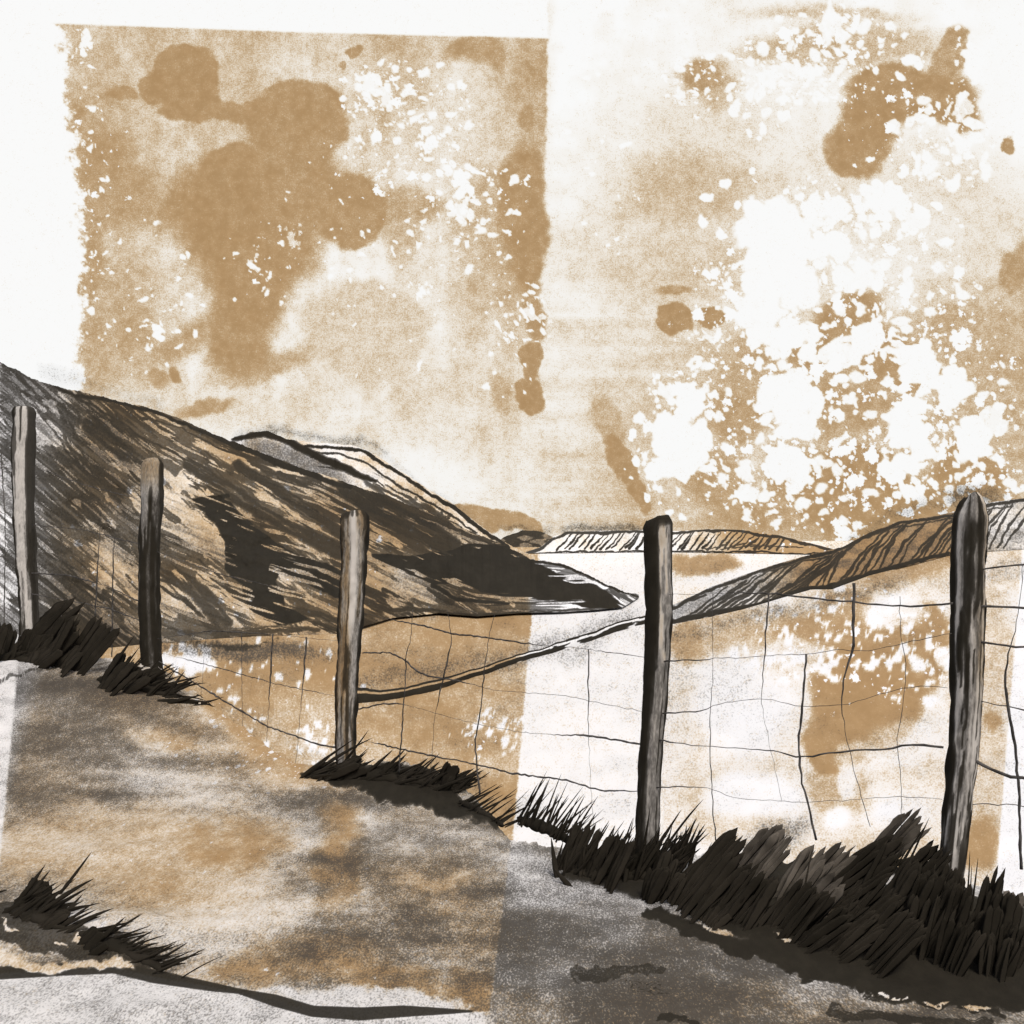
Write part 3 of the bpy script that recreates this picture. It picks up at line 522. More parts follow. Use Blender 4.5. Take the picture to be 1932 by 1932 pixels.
hill('hill', [(930, 1034), (950, 1012), (985, 1000), (1020, 1002), (1042, 1012), (1060, 1034)], [(930, 1036), (1060, 1036)], lambda u, fv: (700 + 0 * u, 740 + 0 * u), 2, 40, .1, paint_lump, seed=12)
hill('hill', FARR, [(990, 1044), (1250, 1041), (1600, 1047)], flat_d(60), 1.6, 60, .15, paint_far, back=80, seed=15, wob=1)

RR = [(1248, 1152), (1290, 1132), (1340, 1108), (1400, 1086), (1460, 1066), (1530, 1046), (1590, 1032), (1640, 1004), (1700, 982), (1760, 974), (1800, 966), (1870, 948), (1932, 940), (2200, 900), (2600, 860)]
RF = [(1248, 1182), (1340, 1164), (1400, 1150), (1470, 1130), (1530, 1112), (1570, 1112), (1640, 1086), (1720, 1066), (1790, 1048), (1870, 1040), (1932, 1036), (2200, 1036), (2600, 1036)]
def paint_right(s, T):
    U, V = s.u0, s.v0
    s.tan = np.clip(.15 + .75 * sstep(1400, 1540, U) * sstep(1850, 1790, U) + (fbm(U / 26, V / 22, 4, 3) - .5) * .5, 0, 1); s.grey = np.clip(.55 + .1 * sstep(1560, 1400, U) + (fbm(U / 40, V / 14, 4, 6) - .5) * .7, 0, .7)
    s.add('ink', s.stroke([(p[0], p[1] + 4, 7) for p in RR[:-1]], 1.4), .95)
    s.add('ink', s.stroke([(1256, 1174, 12), (1340, 1160, 11), (1420, 1144, 10), (1470, 1128, 8), (1520, 1110, 12), (1560, 1111, 13), (1600, 1097, 13), (1650, 1080, 10), (1720, 1061, 9), (1790, 1044, 8)], 1.6), 1)
    s.add('ink', s.stroke([(p[0] - 20, p[1] + 15, 3.5) for p in RR[4:-2]], 1.4), .85)
    s.add('ink', s.stroke([(1262, 1148, 4), (1330, 1124, 5)], 1.3), .9)
    x = 1290
    while x < 1900:
        f = float(lerp_line(RF, x)); x2 = x + random.uniform(70, 130); r = float(lerp_line(RR, x2)); mid = (x + x2) / 2
        if x < 1510: p = [(x, f - 6, 4), (mid, (f + r) / 2 + 5, 5.5), (x2, r + 10, 3)]
        else:
            x2 = x + random.uniform(40, 95); r = float(lerp_line(RR, x2)); mid = (x + x2) / 2
            p = [(x, f - 4, 4), (mid - 6, (f + r) / 2, random.uniform(3.5, 8)), (x2, r + random.uniform(4, 14), 3)]
        if r < f - 10: s.add('ink', s.stroke(p, 1.3), .9)
        x += random.uniform(8, 19)
hill('headland', RR, RF, lambda u, fv: ((EYE - LOW) * F / np.maximum(fv - HY, 22), (EYE - LOW) * F / np.maximum(fv - HY, 22) * 1.12 + 6), 1.6, 110, .14, paint_right, back=90, seed=21, wob=1.5)

# low earth bank along the shore of the inlet
def make_bank():
    ln = [(664, 1318, 22), (700, 1316, 17), (760, 1308, 17), (820, 1296, 15), (900, 1270, 13), (1000, 1238, 13), (1100, 1208, 14), (1200, 1176, 15), (1262, 1160, 14)]
    vs = []; us = []; n = 240; K = 26
    for i in range(n):
        u = 664 + (1262 - 664) * i / (n - 1); v = np.interp(u, [p[0] for p in ln], [p[1] for p in ln]); w = np.interp(u, [p[0] for p in ln], [p[2] for p in ln])
        w *= .8 + .5 * float(fbm(np.float64(u / 30), np.float64(2.0), 3, 5)); v += 4 * (float(fbm(np.float64(u / 40), np.float64(7.0), 3, 5)) - .5)
        d = (EYE - LOW) * F / (v + 3 - HY); h = w * .95 / F * d + .03
        for k in range(K):
            a = math.pi * k / (K - 1); dd = d - math.cos(a) * h * 1.6
            X = (u - CX) / F * dd; Z = LOW - .03 + math.sin(a) * h; vs.append((X, dd, Z)); us.append((u, v - w * (.5 - k / (K - 1))))
    us = np.array(us); s = Stain(us[:, 0], us[:, 1], warp=2, wscale=12); t = np.tile(np.arange(K) / (K - 1), n); uu = us[:, 0]
    s.tan = .7 * sstep(1000, 960, uu); s.grey = .3 + 0 * uu
    br = fbm(uu / 45, t * 4, 4, 8); s.ink = np.where((t < .20 + .08 * br) | (t > .29 + .08 * br), 1.0, 0.0) * sstep(.25, .34, br + .3 * (t > .3))
    structure(link_mesh('shore_bank', vs, grid_faces(n, K), HILL_M, attrs=s.layers(), uv=us / 1932))
make_bank()

# ------------------------------------------------------------------ FENCE
fence = bpy.data.objects.new('wire_fence', None); COL.objects.link(fence)
tag(fence, 'sagging wire mesh fence on weathered round wooden posts along the grassy path edge', 'fence')
#        foot (u,v)   top (u,v)   width foot / top, style
POSTS = [(-300, 1190, -300, 760, 34, 40, 'dark'), (52, 1200, 44, 770, 34, 42, 'split'), (284, 1252, 284, 868, 38, 42, 'grey'), (653, 1442, 668, 968, 38, 54, 'dark'), (1224, 1622, 1243, 980, 42, 54, 'stripe'), (1794, 1694, 1839, 936, 46, 66, 'point'), (2560, 1800, 2600, 880, 60, 74, 'dark')]
base = []
for (u, v, *_r) in POSTS:
    d = ground_at(u, v); base.append(place(u, v, d))
fence.location = base[3]
def make_post(i, u0, v0, u1, v1, w0, w1, style):
    x0, d, z0 = base[i]; x1, _, z1 = place(u1, v1, d); n = 110; K = 40; H = z1 - z0
    vs = []; ang = []; hh = []
    r0 = w0 / 2 / F * d; r1 = w1 / 2 / F * d
    lab = np.arange(K) * 2 * math.pi / K
    lump = [fbm(np.cos(lab) * 1.3 + 5 * i, np.sin(lab) * 1.3 + k * .06 * 3, 3, 40 + i) for k in range(n)]
    for k in range(n):
        t = k / (n - 1); tz = -.12 / H + (1 + .12 / H) * t
        cx = x0 + (x1 - x0) * tz + .010 * math.sin(tz * 6 + i) ; cy = d + .006 * math.sin(tz * 5 + 2 * i)
        r = (r0 + (r1 - r0) * tz ** 1.0)
        if style == 'point': cap = min(1, (1 - tz) / .055); r *= .34 + .66 * max(cap, 0) ** .6
        else: cap = min(1, (1 - tz) / .018); r *= .78 + .22 * cap
        for j in range(K):
            rr = r * (1 + (lump[k][j] - .5) * .34); a = lab[j]
            vs.append((cx + rr * math.cos(a), cy + rr * math.sin(a), z0 + H * tz + ((.012 * math.cos(a + 1) + .010 * (lump[k][j] - .5) * 2) if k > n - 5 else 0))); ang.append(a); hh.append(tz)
    faces = [(k * K + j, k * K + (j + 1) % K, (k + 1) * K + (j + 1) % K, (k + 1) * K + j) for k in range(n - 1) for j in range(K)]
    faces.append(tuple(range((n - 1) * K, n * K)))
    vs = np.array(vs) - np.array(base[3]); ang = np.array(ang); hh = np.array(hh)
    side = np.cos(ang)                              # -1 left flank, +1 right flank; ink lines and post shading are painted into the colour by flank
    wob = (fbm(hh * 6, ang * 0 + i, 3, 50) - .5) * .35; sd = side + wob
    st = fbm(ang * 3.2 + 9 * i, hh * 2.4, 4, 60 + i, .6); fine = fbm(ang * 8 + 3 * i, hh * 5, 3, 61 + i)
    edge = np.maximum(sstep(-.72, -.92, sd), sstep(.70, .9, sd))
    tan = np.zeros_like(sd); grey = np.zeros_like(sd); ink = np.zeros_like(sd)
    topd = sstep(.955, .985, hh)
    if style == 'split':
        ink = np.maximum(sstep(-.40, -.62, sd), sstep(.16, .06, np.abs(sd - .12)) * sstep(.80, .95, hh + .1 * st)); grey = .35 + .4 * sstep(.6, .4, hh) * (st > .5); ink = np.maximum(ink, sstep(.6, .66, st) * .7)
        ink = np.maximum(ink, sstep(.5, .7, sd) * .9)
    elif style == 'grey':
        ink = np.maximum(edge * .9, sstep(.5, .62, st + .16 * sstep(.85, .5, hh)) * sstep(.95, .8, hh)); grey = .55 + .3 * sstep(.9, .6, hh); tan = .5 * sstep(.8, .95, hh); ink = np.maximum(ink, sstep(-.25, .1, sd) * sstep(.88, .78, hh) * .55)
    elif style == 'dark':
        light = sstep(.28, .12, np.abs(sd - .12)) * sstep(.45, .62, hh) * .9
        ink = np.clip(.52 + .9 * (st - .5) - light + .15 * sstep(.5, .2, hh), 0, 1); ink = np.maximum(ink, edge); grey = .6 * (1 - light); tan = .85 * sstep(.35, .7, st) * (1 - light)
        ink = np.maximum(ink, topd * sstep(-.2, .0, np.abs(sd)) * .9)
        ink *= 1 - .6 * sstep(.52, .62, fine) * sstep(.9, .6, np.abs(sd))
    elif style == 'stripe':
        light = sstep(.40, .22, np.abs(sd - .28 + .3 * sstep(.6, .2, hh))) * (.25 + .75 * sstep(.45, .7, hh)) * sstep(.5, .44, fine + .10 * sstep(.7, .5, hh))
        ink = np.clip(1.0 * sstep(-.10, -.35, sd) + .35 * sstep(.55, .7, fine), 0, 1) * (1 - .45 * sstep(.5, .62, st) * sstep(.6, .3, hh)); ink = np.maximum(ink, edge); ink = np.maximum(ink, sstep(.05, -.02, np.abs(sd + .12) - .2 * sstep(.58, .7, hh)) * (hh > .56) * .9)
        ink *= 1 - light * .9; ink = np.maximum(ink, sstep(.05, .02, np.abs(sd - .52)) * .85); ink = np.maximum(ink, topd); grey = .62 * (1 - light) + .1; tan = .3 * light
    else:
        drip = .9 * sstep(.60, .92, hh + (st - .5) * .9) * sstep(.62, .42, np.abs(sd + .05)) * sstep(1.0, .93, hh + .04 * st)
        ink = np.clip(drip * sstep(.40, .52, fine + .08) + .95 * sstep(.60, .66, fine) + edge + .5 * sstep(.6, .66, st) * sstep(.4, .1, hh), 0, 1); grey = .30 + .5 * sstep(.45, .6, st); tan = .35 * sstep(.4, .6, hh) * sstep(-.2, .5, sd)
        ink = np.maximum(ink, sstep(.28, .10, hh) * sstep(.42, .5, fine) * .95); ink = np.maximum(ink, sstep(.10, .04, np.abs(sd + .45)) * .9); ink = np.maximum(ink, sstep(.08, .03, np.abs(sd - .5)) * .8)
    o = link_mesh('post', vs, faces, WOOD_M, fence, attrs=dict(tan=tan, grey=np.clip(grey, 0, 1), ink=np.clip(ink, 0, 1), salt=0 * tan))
    if style == 'point': o['label'] = 'thick post with pointed top and black streaks'
    elif style == 'stripe': o['label'] = 'post with flat dark top and pale centre'
    return o
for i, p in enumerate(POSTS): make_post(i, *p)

def tube(pts, rad, K=6):
    """uneven tube through 3-D points"""
    P = np.array(pts, float); m = [P[0]]
    for a, b in zip(P[:-1], P[1:]):
        L = np.linalg.norm(b - a); k = max(1, int(L / .025))
        for q in range(1, k + 1): m.append(a + (b - a) * q / k)
    P = np.array(m)
    if len(P) > 4:
        for _ in range(2): P[1:-1] = (P[:-2] + 2 * P[1:-1] + P[2:]) / 4
    P[1:-1] += (np.random.RandomState(len(P)).rand(len(P) - 2, 3) - .5) * .006
    vs = []; n = len(P); T = np.gradient(P, axis=0); rs = np.random.RandomState(n + 3)
    for k in range(n):
        t = T[k] / (np.linalg.norm(T[k]) + 1e-9); a = np.cross(t, (0, 1, 0.1)); a /= np.linalg.norm(a) + 1e-9; b = np.cross(t, a); r = rad * (.75 + .4 * rs.rand()) * (.30 + .95 * float(sstep(.34, .62, fbm(np.float64(k * .045 + n), np.float64(n * .37), 2, 9))))
        for j in range(K): vs.append(P[k] + r * (a * math.cos(2 * math.pi * j / K) + b * math.sin(2 * math.pi * j / K)))
    f = [(k * K + j, k * K + (j + 1) % K, (k + 1) * K + (j + 1) % K, (k + 1) * K + j) for k in range(n - 1) for j in range(K)]
    f += [tuple(range(K))[::-1], tuple(range((n - 1) * K, n * K))]
    return vs, f
def on_bay(i, u, v):                     # a point of the netting in the vertical plane between two posts
    (xa, ya, _), (xb, yb, _) = base[i], base[i + 1]; k = (u - CX) / F
    # x = k*y ; point = a + s (b-a)
    s = (k * ya - xa) / ((xb - xa) - k * (yb - ya)); d = ya + s * (yb - ya) - .02
    return place(u, v, d)
def wire(i, pts, r, name='wire'):
    P = [np.array(on_bay(i, u, v)) - np.array(base[3]) for u, v in pts]
    vs, f = tube(P, r * 1.25); link_mesh(name, vs, f, WIRE_M, fence)
W4 = [([(1262, 1122), (1440, 1118), (1560, 1132), (1636, 1138), (1698, 1144), (1755, 1142), (1798, 1138)], .0022), ([(1250, 1248), (1400, 1240), (1521, 1234), (1603, 1224), (1624, 1232), (1706, 1214), (1796, 1195)], .0030),
      ([(1250, 1346), (1312, 1343), (1380, 1322), (1443, 1318), (1501, 1332), (1591, 1332), (1673, 1306), (1734, 1294), (1788, 1298)], .0030), ([(1238, 1396), (1304, 1406), (1386, 1410), (1460, 1416), (1501, 1429), (1534, 1427), (1597, 1416), (1632, 1417), (1685, 1411), (1722, 1405), (1780, 1410)], .0036),
      ([(1238, 1486), (1321, 1483), (1394, 1507), (1468, 1512), (1534, 1513), (1591, 1511), (1685, 1503), (1778, 1508)], .0026)]
V4 = [([(1611, 1100), (1609, 1162), (1613, 1216), (1605, 1236), (1591, 1285), (1587, 1330), (1595, 1380), (1603, 1420), (1620, 1486), (1642, 1560)], .0034), ([(1698, 1125), (1698, 1195), (1708, 1236), (1708, 1285), (1702, 1351), (1689, 1408), (1700, 1445), (1700, 1560)], .0032),
      ([(1521, 1234), (1513, 1347), (1507, 1388), (1507, 1429), (1513, 1478), (1530, 1535), (1540, 1585)], .0026), ([(1450, 1120), (1448, 1142), (1443, 1232), (1436, 1326), (1455, 1420), (1475, 1510)], .0019), ([(1345, 1120), (1345, 1261), (1340, 1355), (1340, 1412), (1344, 1511), (1351, 1590)], .0020)]
W5 = [([(1855, 1074), (1932, 1064), (2200, 1050), (2585, 1040)], .0018), ([(1840, 1144), (1932, 1146), (2250, 1160), (2580, 1150)], .0024), ([(1835, 1210), (1932, 1222), (2250, 1250), (2575, 1240)], .0022), ([(1828, 1318), (1898, 1332), (1932, 1341), (2250, 1390), (2575, 1380)], .0026), ([(1825, 1430), (1902, 1466), (1932, 1470), (2250, 1500), (2570, 1500)], .0034), ([(1818, 1517), (1932, 1519), (2250, 1590), (2570, 1600)], .0018),
      ([(1929, 1064), (1929, 1109), (1915, 1191), (1896, 1265), (1902, 1338), (1915, 1408), (1921, 1470), (1927, 1640)], .0034)]
W3 = [([(690, 1158), (759, 1173), (806, 1182), (860, 1197), (901, 1200), (975, 1212), (1100, 1224), (1215, 1240)], .0030), ([(684, 1232), (735, 1231), (759, 1242), (786, 1266), (806, 1276), (874, 1286), (931, 1303), (1060, 1312), (1212, 1342)], .0030),
      ([(676, 1338), (722, 1328), (759, 1328), (840, 1350), (904, 1367), (1000, 1384), (1110, 1388), (1208, 1404)], .0028), ([(668, 1398), (705, 1401), (759, 1414), (806, 1424), (894, 1441), (975, 1461), (1060, 1470), (1140, 1493), (1206, 1492)], .0028),
      ([(779, 1150), (776, 1205), (767, 1229), (762, 1330), (752, 1460)], .0036), ([(843, 1150), (853, 1205), (840, 1266), (822, 1340), (812, 1460)], .0032), ([(933, 1161), (922, 1205), (911, 1290), (904, 1367), (895, 1395), (905, 1500)], .0036), ([(1110, 1225), (1110, 1370), (1115, 1500), (1121, 1570)], .0018)]
W2 = [([(296, 1205), (398, 1190), (500, 1196), (648, 1210)], .0022), ([(298, 1230), (420, 1262), (520, 1290), (645, 1316)], .0020), ([(300, 1248), (398, 1307), (501, 1369), (598, 1404), (648, 1412)], .0034), ([(456, 1195), (456, 1262), (458, 1372)], .0028), ([(515, 1196), (511, 1262), (503, 1400)], .0030), ([(578, 1202), (574, 1262), (558, 1442)], .0032), ([(390, 1190), (385, 1240), (380, 1310)], .0022), ([(296, 1040), (420, 1085), (530, 1110), (645, 1130)], .0020)]
W1 = [([(60, 990), (162, 1000), (275, 1030)], .0024), ([(60, 1081), (128, 1085), (209, 1108), (275, 1142)], .0034), ([(58, 1120), (162, 1139), (209, 1149), (275, 1176)], .0028), ([(116, 946), (116, 1215)], .0030), ([(190, 960), (184, 1081), (175, 1225)], .0034), ([(226, 946), (214, 1031), (211, 1240)], .0034), ([(60, 880), (160, 915), (275, 945)], .0018)]
W0 = [([(-290, 1010), (0, 1049), (40, 1060)], .0034), ([(-290, 930), (0, 965), (40, 990)], .0026), ([(-290, 850), (0, 880), (38, 890)], .0022), ([(2, 850), (6, 920), (10, 990), (8, 1180)], .0030)]
for i, lst in ((4, W4 + V4), (5, W5), (3, W3), (2, W2), (1, W1), (0, W0)):
    for p, r in lst: wire(i, p, r)

# ------------------------------------------------------------------ GRASS TUSSOCKS
def blade(P0, dirv, L, W, bend, flat, blunt, vs, fs, rs):
    """one leaf blade: a tapered strip with a raised midrib and real thickness"""
    n = 12; d = np.array(dirv) / np.linalg.norm(dirv); side = np.cross(d, (0, 1, 0)); side /= np.linalg.norm(side) + 1e-9; nor = np.cross(side, d)
    o = len(vs); j = rs.rand(n) * .25 + .87
    for k in range(n):
        t = k / (n - 1); c = P0 + d * L * t + np.array((bend[0], bend[1], bend[2])) * L * t * t
        w = W / 2 * ((min(1, .55 + 1.2 * t) * min(1, ((1 - t) / .14) ** .5 if t < 1 else 0)) if blunt else (1 - t) ** .7 * min(1, .6 + 1.5 * t)) * j[k] + .0004
        for a in range(6):
            q = 2 * math.pi * a / 6; vs.append(c + side * w * math.cos(q) + nor * w * flat * math.sin(q))
    for k in range(n - 1):
        for a in range(6): fs.append((o + k * 6 + a, o + k * 6 + (a + 1) % 6, o + (k + 1) * 6 + (a + 1) % 6, o + (k + 1) * 6 + a))
    fs.append(tuple(o + (n - 1) * 6 + a for a in range(6)))
def tussock(label, line, n=0, ln=(50, 100), an=(30, 60), w=(4, 9), bend=.25, leaves=(), seed=1, name='grass_tussock', cat='grass tussock', group='dark grass tussocks along the path', pale=(), scat=5):
    rs = np.random.RandomState(seed); vs = []; fs = []; L = [math.hypot(b[0] - a[0], b[1] - a[1]) for a, b in zip(line[:-1], line[1:])] or [1]
    root = None
    org = line[len(line) // 2]; d0 = ground_at(*org); O = np.array(place(org[0], org[1], d0))
    def put(u0, v0, u1, v1, wpx, bnd, blunt, back, flat=.25):
        d = ground_at(u0, v0) ; P0 = np.array(place(u0, v0, d)); P1 = np.array(place(u1, v1, d + back)); dv = P1 - P0; ll = np.linalg.norm(dv)
        blade(P0 - O - dv * .03, dv, ll, wpx / F * d, bnd, flat, blunt, vs, fs, rs)
    for k in range(n):
        q = rs.rand() * sum(L); i = 0
        while q > L[i] and i < len(L) - 1: q -= L[i]; i += 1
        t = q / L[i]; u = line[i][0] + (line[i + 1][0] - line[i][0]) * t + rs.randn() * scat; v = line[i][1] + (line[i + 1][1] - line[i][1]) * t + abs(rs.randn()) * scat
        a = math.radians(rs.uniform(*an)); l = rs.uniform(*ln); put(u, v, u + l * math.cos(a), v - l * math.sin(a), rs.uniform(*w), (.0, rs.uniform(-.1, .1), -bend * rs.uniform(-.3, 1)), False, rs.uniform(-.05, .08))
    def brush(u0, v0, u1, v1, wp):           # a broad swathe of leaves lying together in one direction
        if wp <= 14: return put(u0, v0, u1, v1, wp, (rs.uniform(-.05, .05), 0, rs.uniform(-.12, .02)), False, rs.uniform(-.02, .06), .3)
        l = math.hypot(u1 - u0, v1 - v0); nx, ny = -(v1 - v0) / l, (u1 - u0) / l; m = max(3, int(wp / 5.5)); bk = rs.uniform(-.02, .06)
        for q in range(m):
            o = (q / (m - 1) - .5) * wp + rs.randn() * 1.5; sw = rs.randn() * wp * .10; e = 1 - .07 * abs(rs.randn()) - .35 * abs(o / wp) ** 2; f = rs.randn() * .05
            put(u0 + nx * o * .8 + (u1 - u0) * f, v0 + ny * o * .8 + (v1 - v0) * f, u0 + nx * o + (u1 - u0) * e + nx * sw, v0 + ny * o + (v1 - v0) * e + ny * sw, rs.uniform(7, 20), (0, 0, rs.uniform(-.06, .0)), rs.rand() < .85, bk + rs.uniform(-.02, .02), .07)
    for a in leaves: brush(*a)
    pts = []                                  # the sod the blades grow from
    for a, b in zip(line[:-1], line[1:]):
        for q in range(12): pts.append((a[0] + (b[0] - a[0]) * q / 12, a[1] + (b[1] - a[1]) * q / 12))
    o = len(vs)
    for q, (u, v) in enumerate(pts):
        d = ground_at(u, v); c = np.array(place(u, v, d)) - O; e = math.sin(math.pi * (q + .3) / len(pts)) ** .4 * (.8 + .4 * rs.rand()); r = (5 + .0 * n + 7 * min(1, n / 40)) / F * d * e
        for j in range(8): t = 2 * math.pi * j / 8; vs.append(c + np.array((0, r * 1.8 * math.cos(t), r * math.sin(t))))
    for q in range(len(pts) - 1):
        for j in range(8): fs.append((o + q * 8 + j, o + q * 8 + (j + 1) % 8, o + q * 8 + 8 + (j + 1) % 8, o + q * 8 + 8 + j))
    if pale:
        root = bpy.data.objects.new(name, None); COL.objects.link(root); root.location = O; tag(root, label, cat, group)
        link_mesh('leaf_cluster', vs, fs, BLADE_M, root); vs = []; fs = []
        for a in pale: brush(*a)
        link_mesh('dry_leaf_cluster', vs, fs, PALE_BLADE_M, root)
    else:
        root = link_mesh(name, vs, fs, BLADE_M); root.location = O; tag(root, label, cat, group)
    return root
tussock('broad brush-like black tussock at the foot of the leftmost fence post', [(-30, 1236), (60, 1246), (150, 1258)], 26, (30, 60), (30, 75), (8, 20), leaves=[(58, 1222, 158, 1122, 40), (74, 1246, 142, 1166, 40), (96, 1256, 152, 1150, 26), (130, 1258, 206, 1146, 22), (150, 1270, 232, 1170, 18), (0, 1240, 22, 1168, 34), (-20, 1240, 4, 1164, 30), (40, 1240, 60, 1180, 30), (60, 1250, 110, 1200, 46), (110, 1262, 150, 1212, 40), (70, 1190, 134, 1132, 26)], seed=2)
tussock('spiky black tussock spreading right below the second fence post from the left', [(185, 1282), (240, 1290), (320, 1312)], 70, (35, 100), (8, 58), (4, 9), .3, leaves=[(190, 1290, 262, 1186, 10), (210, 1290, 244, 1222, 16), (200, 1300, 250, 1240, 40), (230, 1300, 280, 1262, 34), (300, 1322, 400, 1318, 9), (250, 1290, 320, 1270, 22), (186, 1300, 214, 1270, 12)], seed=3)
tussock('thin black curved stalk lying on the path right of the spiky tussock', [(330, 1322), (380, 1326)], 3, (24, 50), (-5, 15), (4, 8), .3, leaves=[(318, 1326, 384, 1310, 9), (372, 1312, 404, 1334, 8)], seed=4, name='grass_stalk', cat='stalk', group=None)
tussock('long low black tussock at the foot of the middle fence post', [(570, 1462), (640, 1462), (760, 1468), (868, 1490)], 120, (30, 80), (18, 50), (5, 12), .2, leaves=[(572, 1462, 668, 1390, 8), (600, 1452, 706, 1376, 8), (640, 1450, 700, 1376, 6), (640, 1462, 700, 1430, 20), (700, 1464, 740, 1430, 14), (830, 1486, 862, 1434, 26), (760, 1470, 812, 1428, 12), (610, 1466, 690, 1430, 16)], seed=5)
tussock('sparse thin blades trailing off the right end of the long low tussock', [(866, 1512), (900, 1530), (955, 1560)], 22, (40, 90), (22, 42), (3, 5), .1, seed=6)
tussock('row of fine upright grass strokes against the pale field, left of the tall grass', [(975, 1545), (1030, 1562), (1085, 1590)], 42, (50, 115), (40, 72), (3, 6), .1, seed=7)
tussock('tall dense black grass around the foot of the post with the dark flat top', [(1045, 1640), (1130, 1650), (1230, 1650), (1290, 1640)], 190, (50, 130), (40, 82), (5, 12), .2, leaves=[(1078, 1676, 1040, 1636, 14), (1052, 1660, 1036, 1572, 13), (1230, 1640, 1322, 1482, 8), (1250, 1650, 1312, 1540, 10), (1200, 1660, 1290, 1520, 12), (1080, 1650, 1130, 1540, 20), (1120, 1660, 1172, 1560, 20), (1060, 1640, 1096, 1540, 16), (1240, 1680, 1270, 1600, 34), (1230, 1700, 1262, 1630, 44), (1150, 1680, 1200, 1570, 16), (1260, 1690, 1330, 1600, 10), (1270, 1690, 1345, 1580, 8)], seed=8)
tussock('tussock of broad slanting black leaves right of the post with the dark flat top', [(1280, 1710), (1340, 1730), (1420, 1740)], 40, (50, 110), (35, 60), (4, 10), .1, leaves=[(1284, 1706, 1412, 1552, 46), (1300, 1716, 1400, 1590, 50), (1342, 1728, 1440, 1622, 44), (1370, 1740, 1450, 1640, 50), (1274, 1690, 1350, 1600, 8), (1290, 1690, 1346, 1586, 6), (1400, 1750, 1470, 1640, 54), (1330, 1740, 1370, 1690, 50), (1262, 1700, 1290, 1640, 20)],
        pale=[(1420, 1660, 1500, 1560, 36), (1400, 1640, 1480, 1545, 30)], seed=10)
tussock('wide mass of blunt black leaves between the two right-hand posts', [(1480, 1760), (1580, 1770), (1700, 1780)], 40, (40, 120), (35, 65), (5, 12), .1, leaves=[(1580, 1690, 1720, 1566, 56), (1560, 1700, 1690, 1600, 60), (1640, 1720, 1730, 1600, 70), (1600, 1750, 1700, 1650, 90), (1460, 1760, 1540, 1660, 60), (1500, 1780, 1600, 1690, 70), (1680, 1760, 1760, 1620, 90), (1720, 1780, 1790, 1640, 80), (1700, 1690, 1790, 1586, 60), (1560, 1800, 1660, 1710, 80), (1640, 1820, 1740, 1720, 90), (1690, 1650, 1745, 1546, 7), (1704, 1650, 1756, 1540, 6), (1510, 1720, 1530, 1600, 6), (1600, 1640, 1680, 1590, 30)],
        pale=[(1480, 1700, 1560, 1590, 50), (1520, 1680, 1616, 1586, 40), (1640, 1640, 1748, 1520, 44), (1500, 1740, 1590, 1640, 60)], seed=11)
tussock('dark leafy tussock wrapped round the foot of the pointed post', [(1740, 1780), (1800, 1800), (1830, 1790)], 40, (50, 120), (50, 85), (5, 12), .1, leaves=[(1760, 1760, 1800, 1620, 60), (1780, 1790, 1816, 1650, 50), (1740, 1800, 1780, 1680, 90), (1790, 1830, 1830, 1730, 70), (1822, 1720, 1836, 1600, 5), (1832, 1720, 1848, 1616, 5), (1826, 1740, 1838, 1630, 5)], seed=12)
tussock('pair of rounded black leaves at the right edge behind the pointed post', [(1850, 1790), (1880, 1800), (1930, 1810)], 14, (40, 90), (45, 75), (5, 12), .1, leaves=[(1836, 1790, 1886, 1622, 30), (1868, 1800, 1896, 1654, 50), (1884, 1800, 1906, 1670, 46), (1850, 1810, 1880, 1700, 60), (1900, 1830, 1930, 1740, 50), (1880, 1840, 1900, 1760, 70)], pale=[(1900, 1740, 1926, 1676, 34)], seed=13)
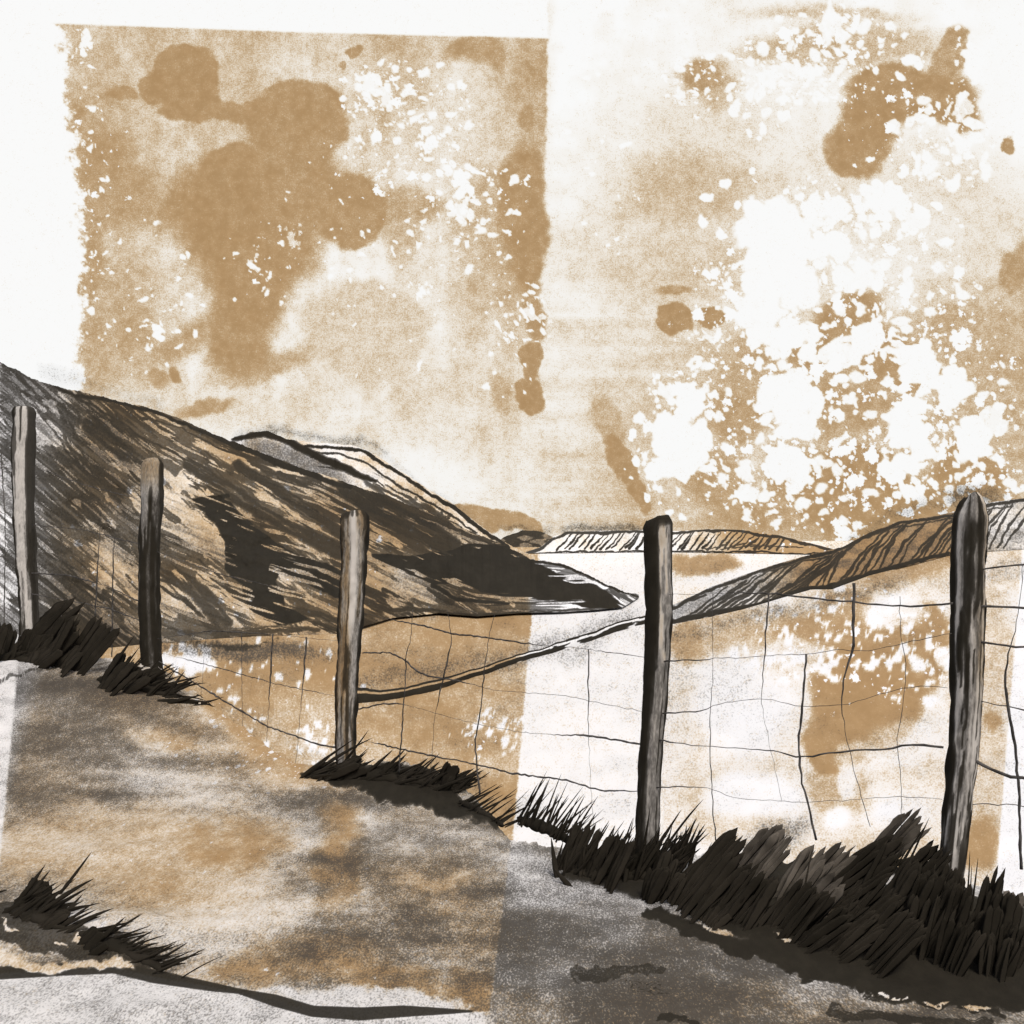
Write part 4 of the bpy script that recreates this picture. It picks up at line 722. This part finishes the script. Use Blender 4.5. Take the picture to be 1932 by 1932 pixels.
tussock('black tussock with long spiky blades at the left edge of the foreground', [(10, 1716), (70, 1730), (130, 1752)], 46, (40, 120), (10, 50), (6, 13), .15, leaves=[(30, 1706, 92, 1628, 13), (40, 1712, 98, 1634, 12), (110, 1690, 178, 1604, 8), (90, 1712, 180, 1644, 12), (70, 1730, 174, 1670, 12), (60, 1700, 96, 1660, 34), (40, 1720, 110, 1690, 50), (70, 1740, 130, 1700, 54), (110, 1760, 190, 1722, 12), (-20, 1690, 14, 1676, 8)], seed=14)
tussock('trailing row of flattened black blades above the dark rut', [(150, 1760), (200, 1780), (250, 1800), (310, 1830)], 46, (40, 110), (8, 32), (4, 9), .1, leaves=[(170, 1790, 240, 1726, 14), (176, 1782, 276, 1750, 12), (200, 1800, 312, 1764, 7), (240, 1820, 344, 1780, 7), (290, 1836, 364, 1800, 5), (344, 1844, 424, 1790, 3), (160, 1790, 200, 1760, 40)], seed=15)

# ------------------------------------------------------------------ CAMERA AND LIGHT
cam = bpy.data.cameras.new('camera'); co = bpy.data.objects.new('camera', cam); COL.objects.link(co)
co.location = (0, 0, EYE); co.rotation_euler = (math.radians(90), 0, 0); cam.sensor_width = 36; cam.lens = 36; cam.shift_y = (HY - 966) / 1932; cam.clip_start = .05; cam.clip_end = 4000
SC.camera = co
EL, AZ = 52, 160                    # sun high behind the right shoulder, veiled by thin cloud
w = bpy.data.worlds.new('World'); SC.world = w; w.use_nodes = True; nt = w.node_tree
sk = nt.nodes.new('ShaderNodeTexSky'); sk.sky_type = 'NISHITA'; sk.sun_disc = False; sk.sun_elevation = math.radians(EL); sk.sun_rotation = math.radians(AZ); sk.dust_density = 4; sk.air_density = .7
bg = nt.nodes['Background']; bg.inputs['Strength'].default_value = .11; nt.links.new(sk.outputs[0], bg.inputs['Color'])
sun = bpy.data.lights.new('sun', 'SUN'); sun.energy = 1.7; sun.angle = math.radians(14); sun.color = (1, .965, .91)
so = bpy.data.objects.new('sun', sun); COL.objects.link(so)
dx, dy, dz = math.sin(math.radians(AZ)) * math.cos(math.radians(EL)), math.cos(math.radians(AZ)) * math.cos(math.radians(EL)), math.sin(math.radians(EL))
from mathutils import Vector
so.rotation_euler = Vector((dx, dy, dz)).to_track_quat('Z', 'Y').to_euler()
vs_ = SC.view_settings; vs_.view_transform = 'Standard'; vs_.look = 'None'; vs_.exposure = 0; vs_.gamma = 1; vs_.use_curve_mapping = False
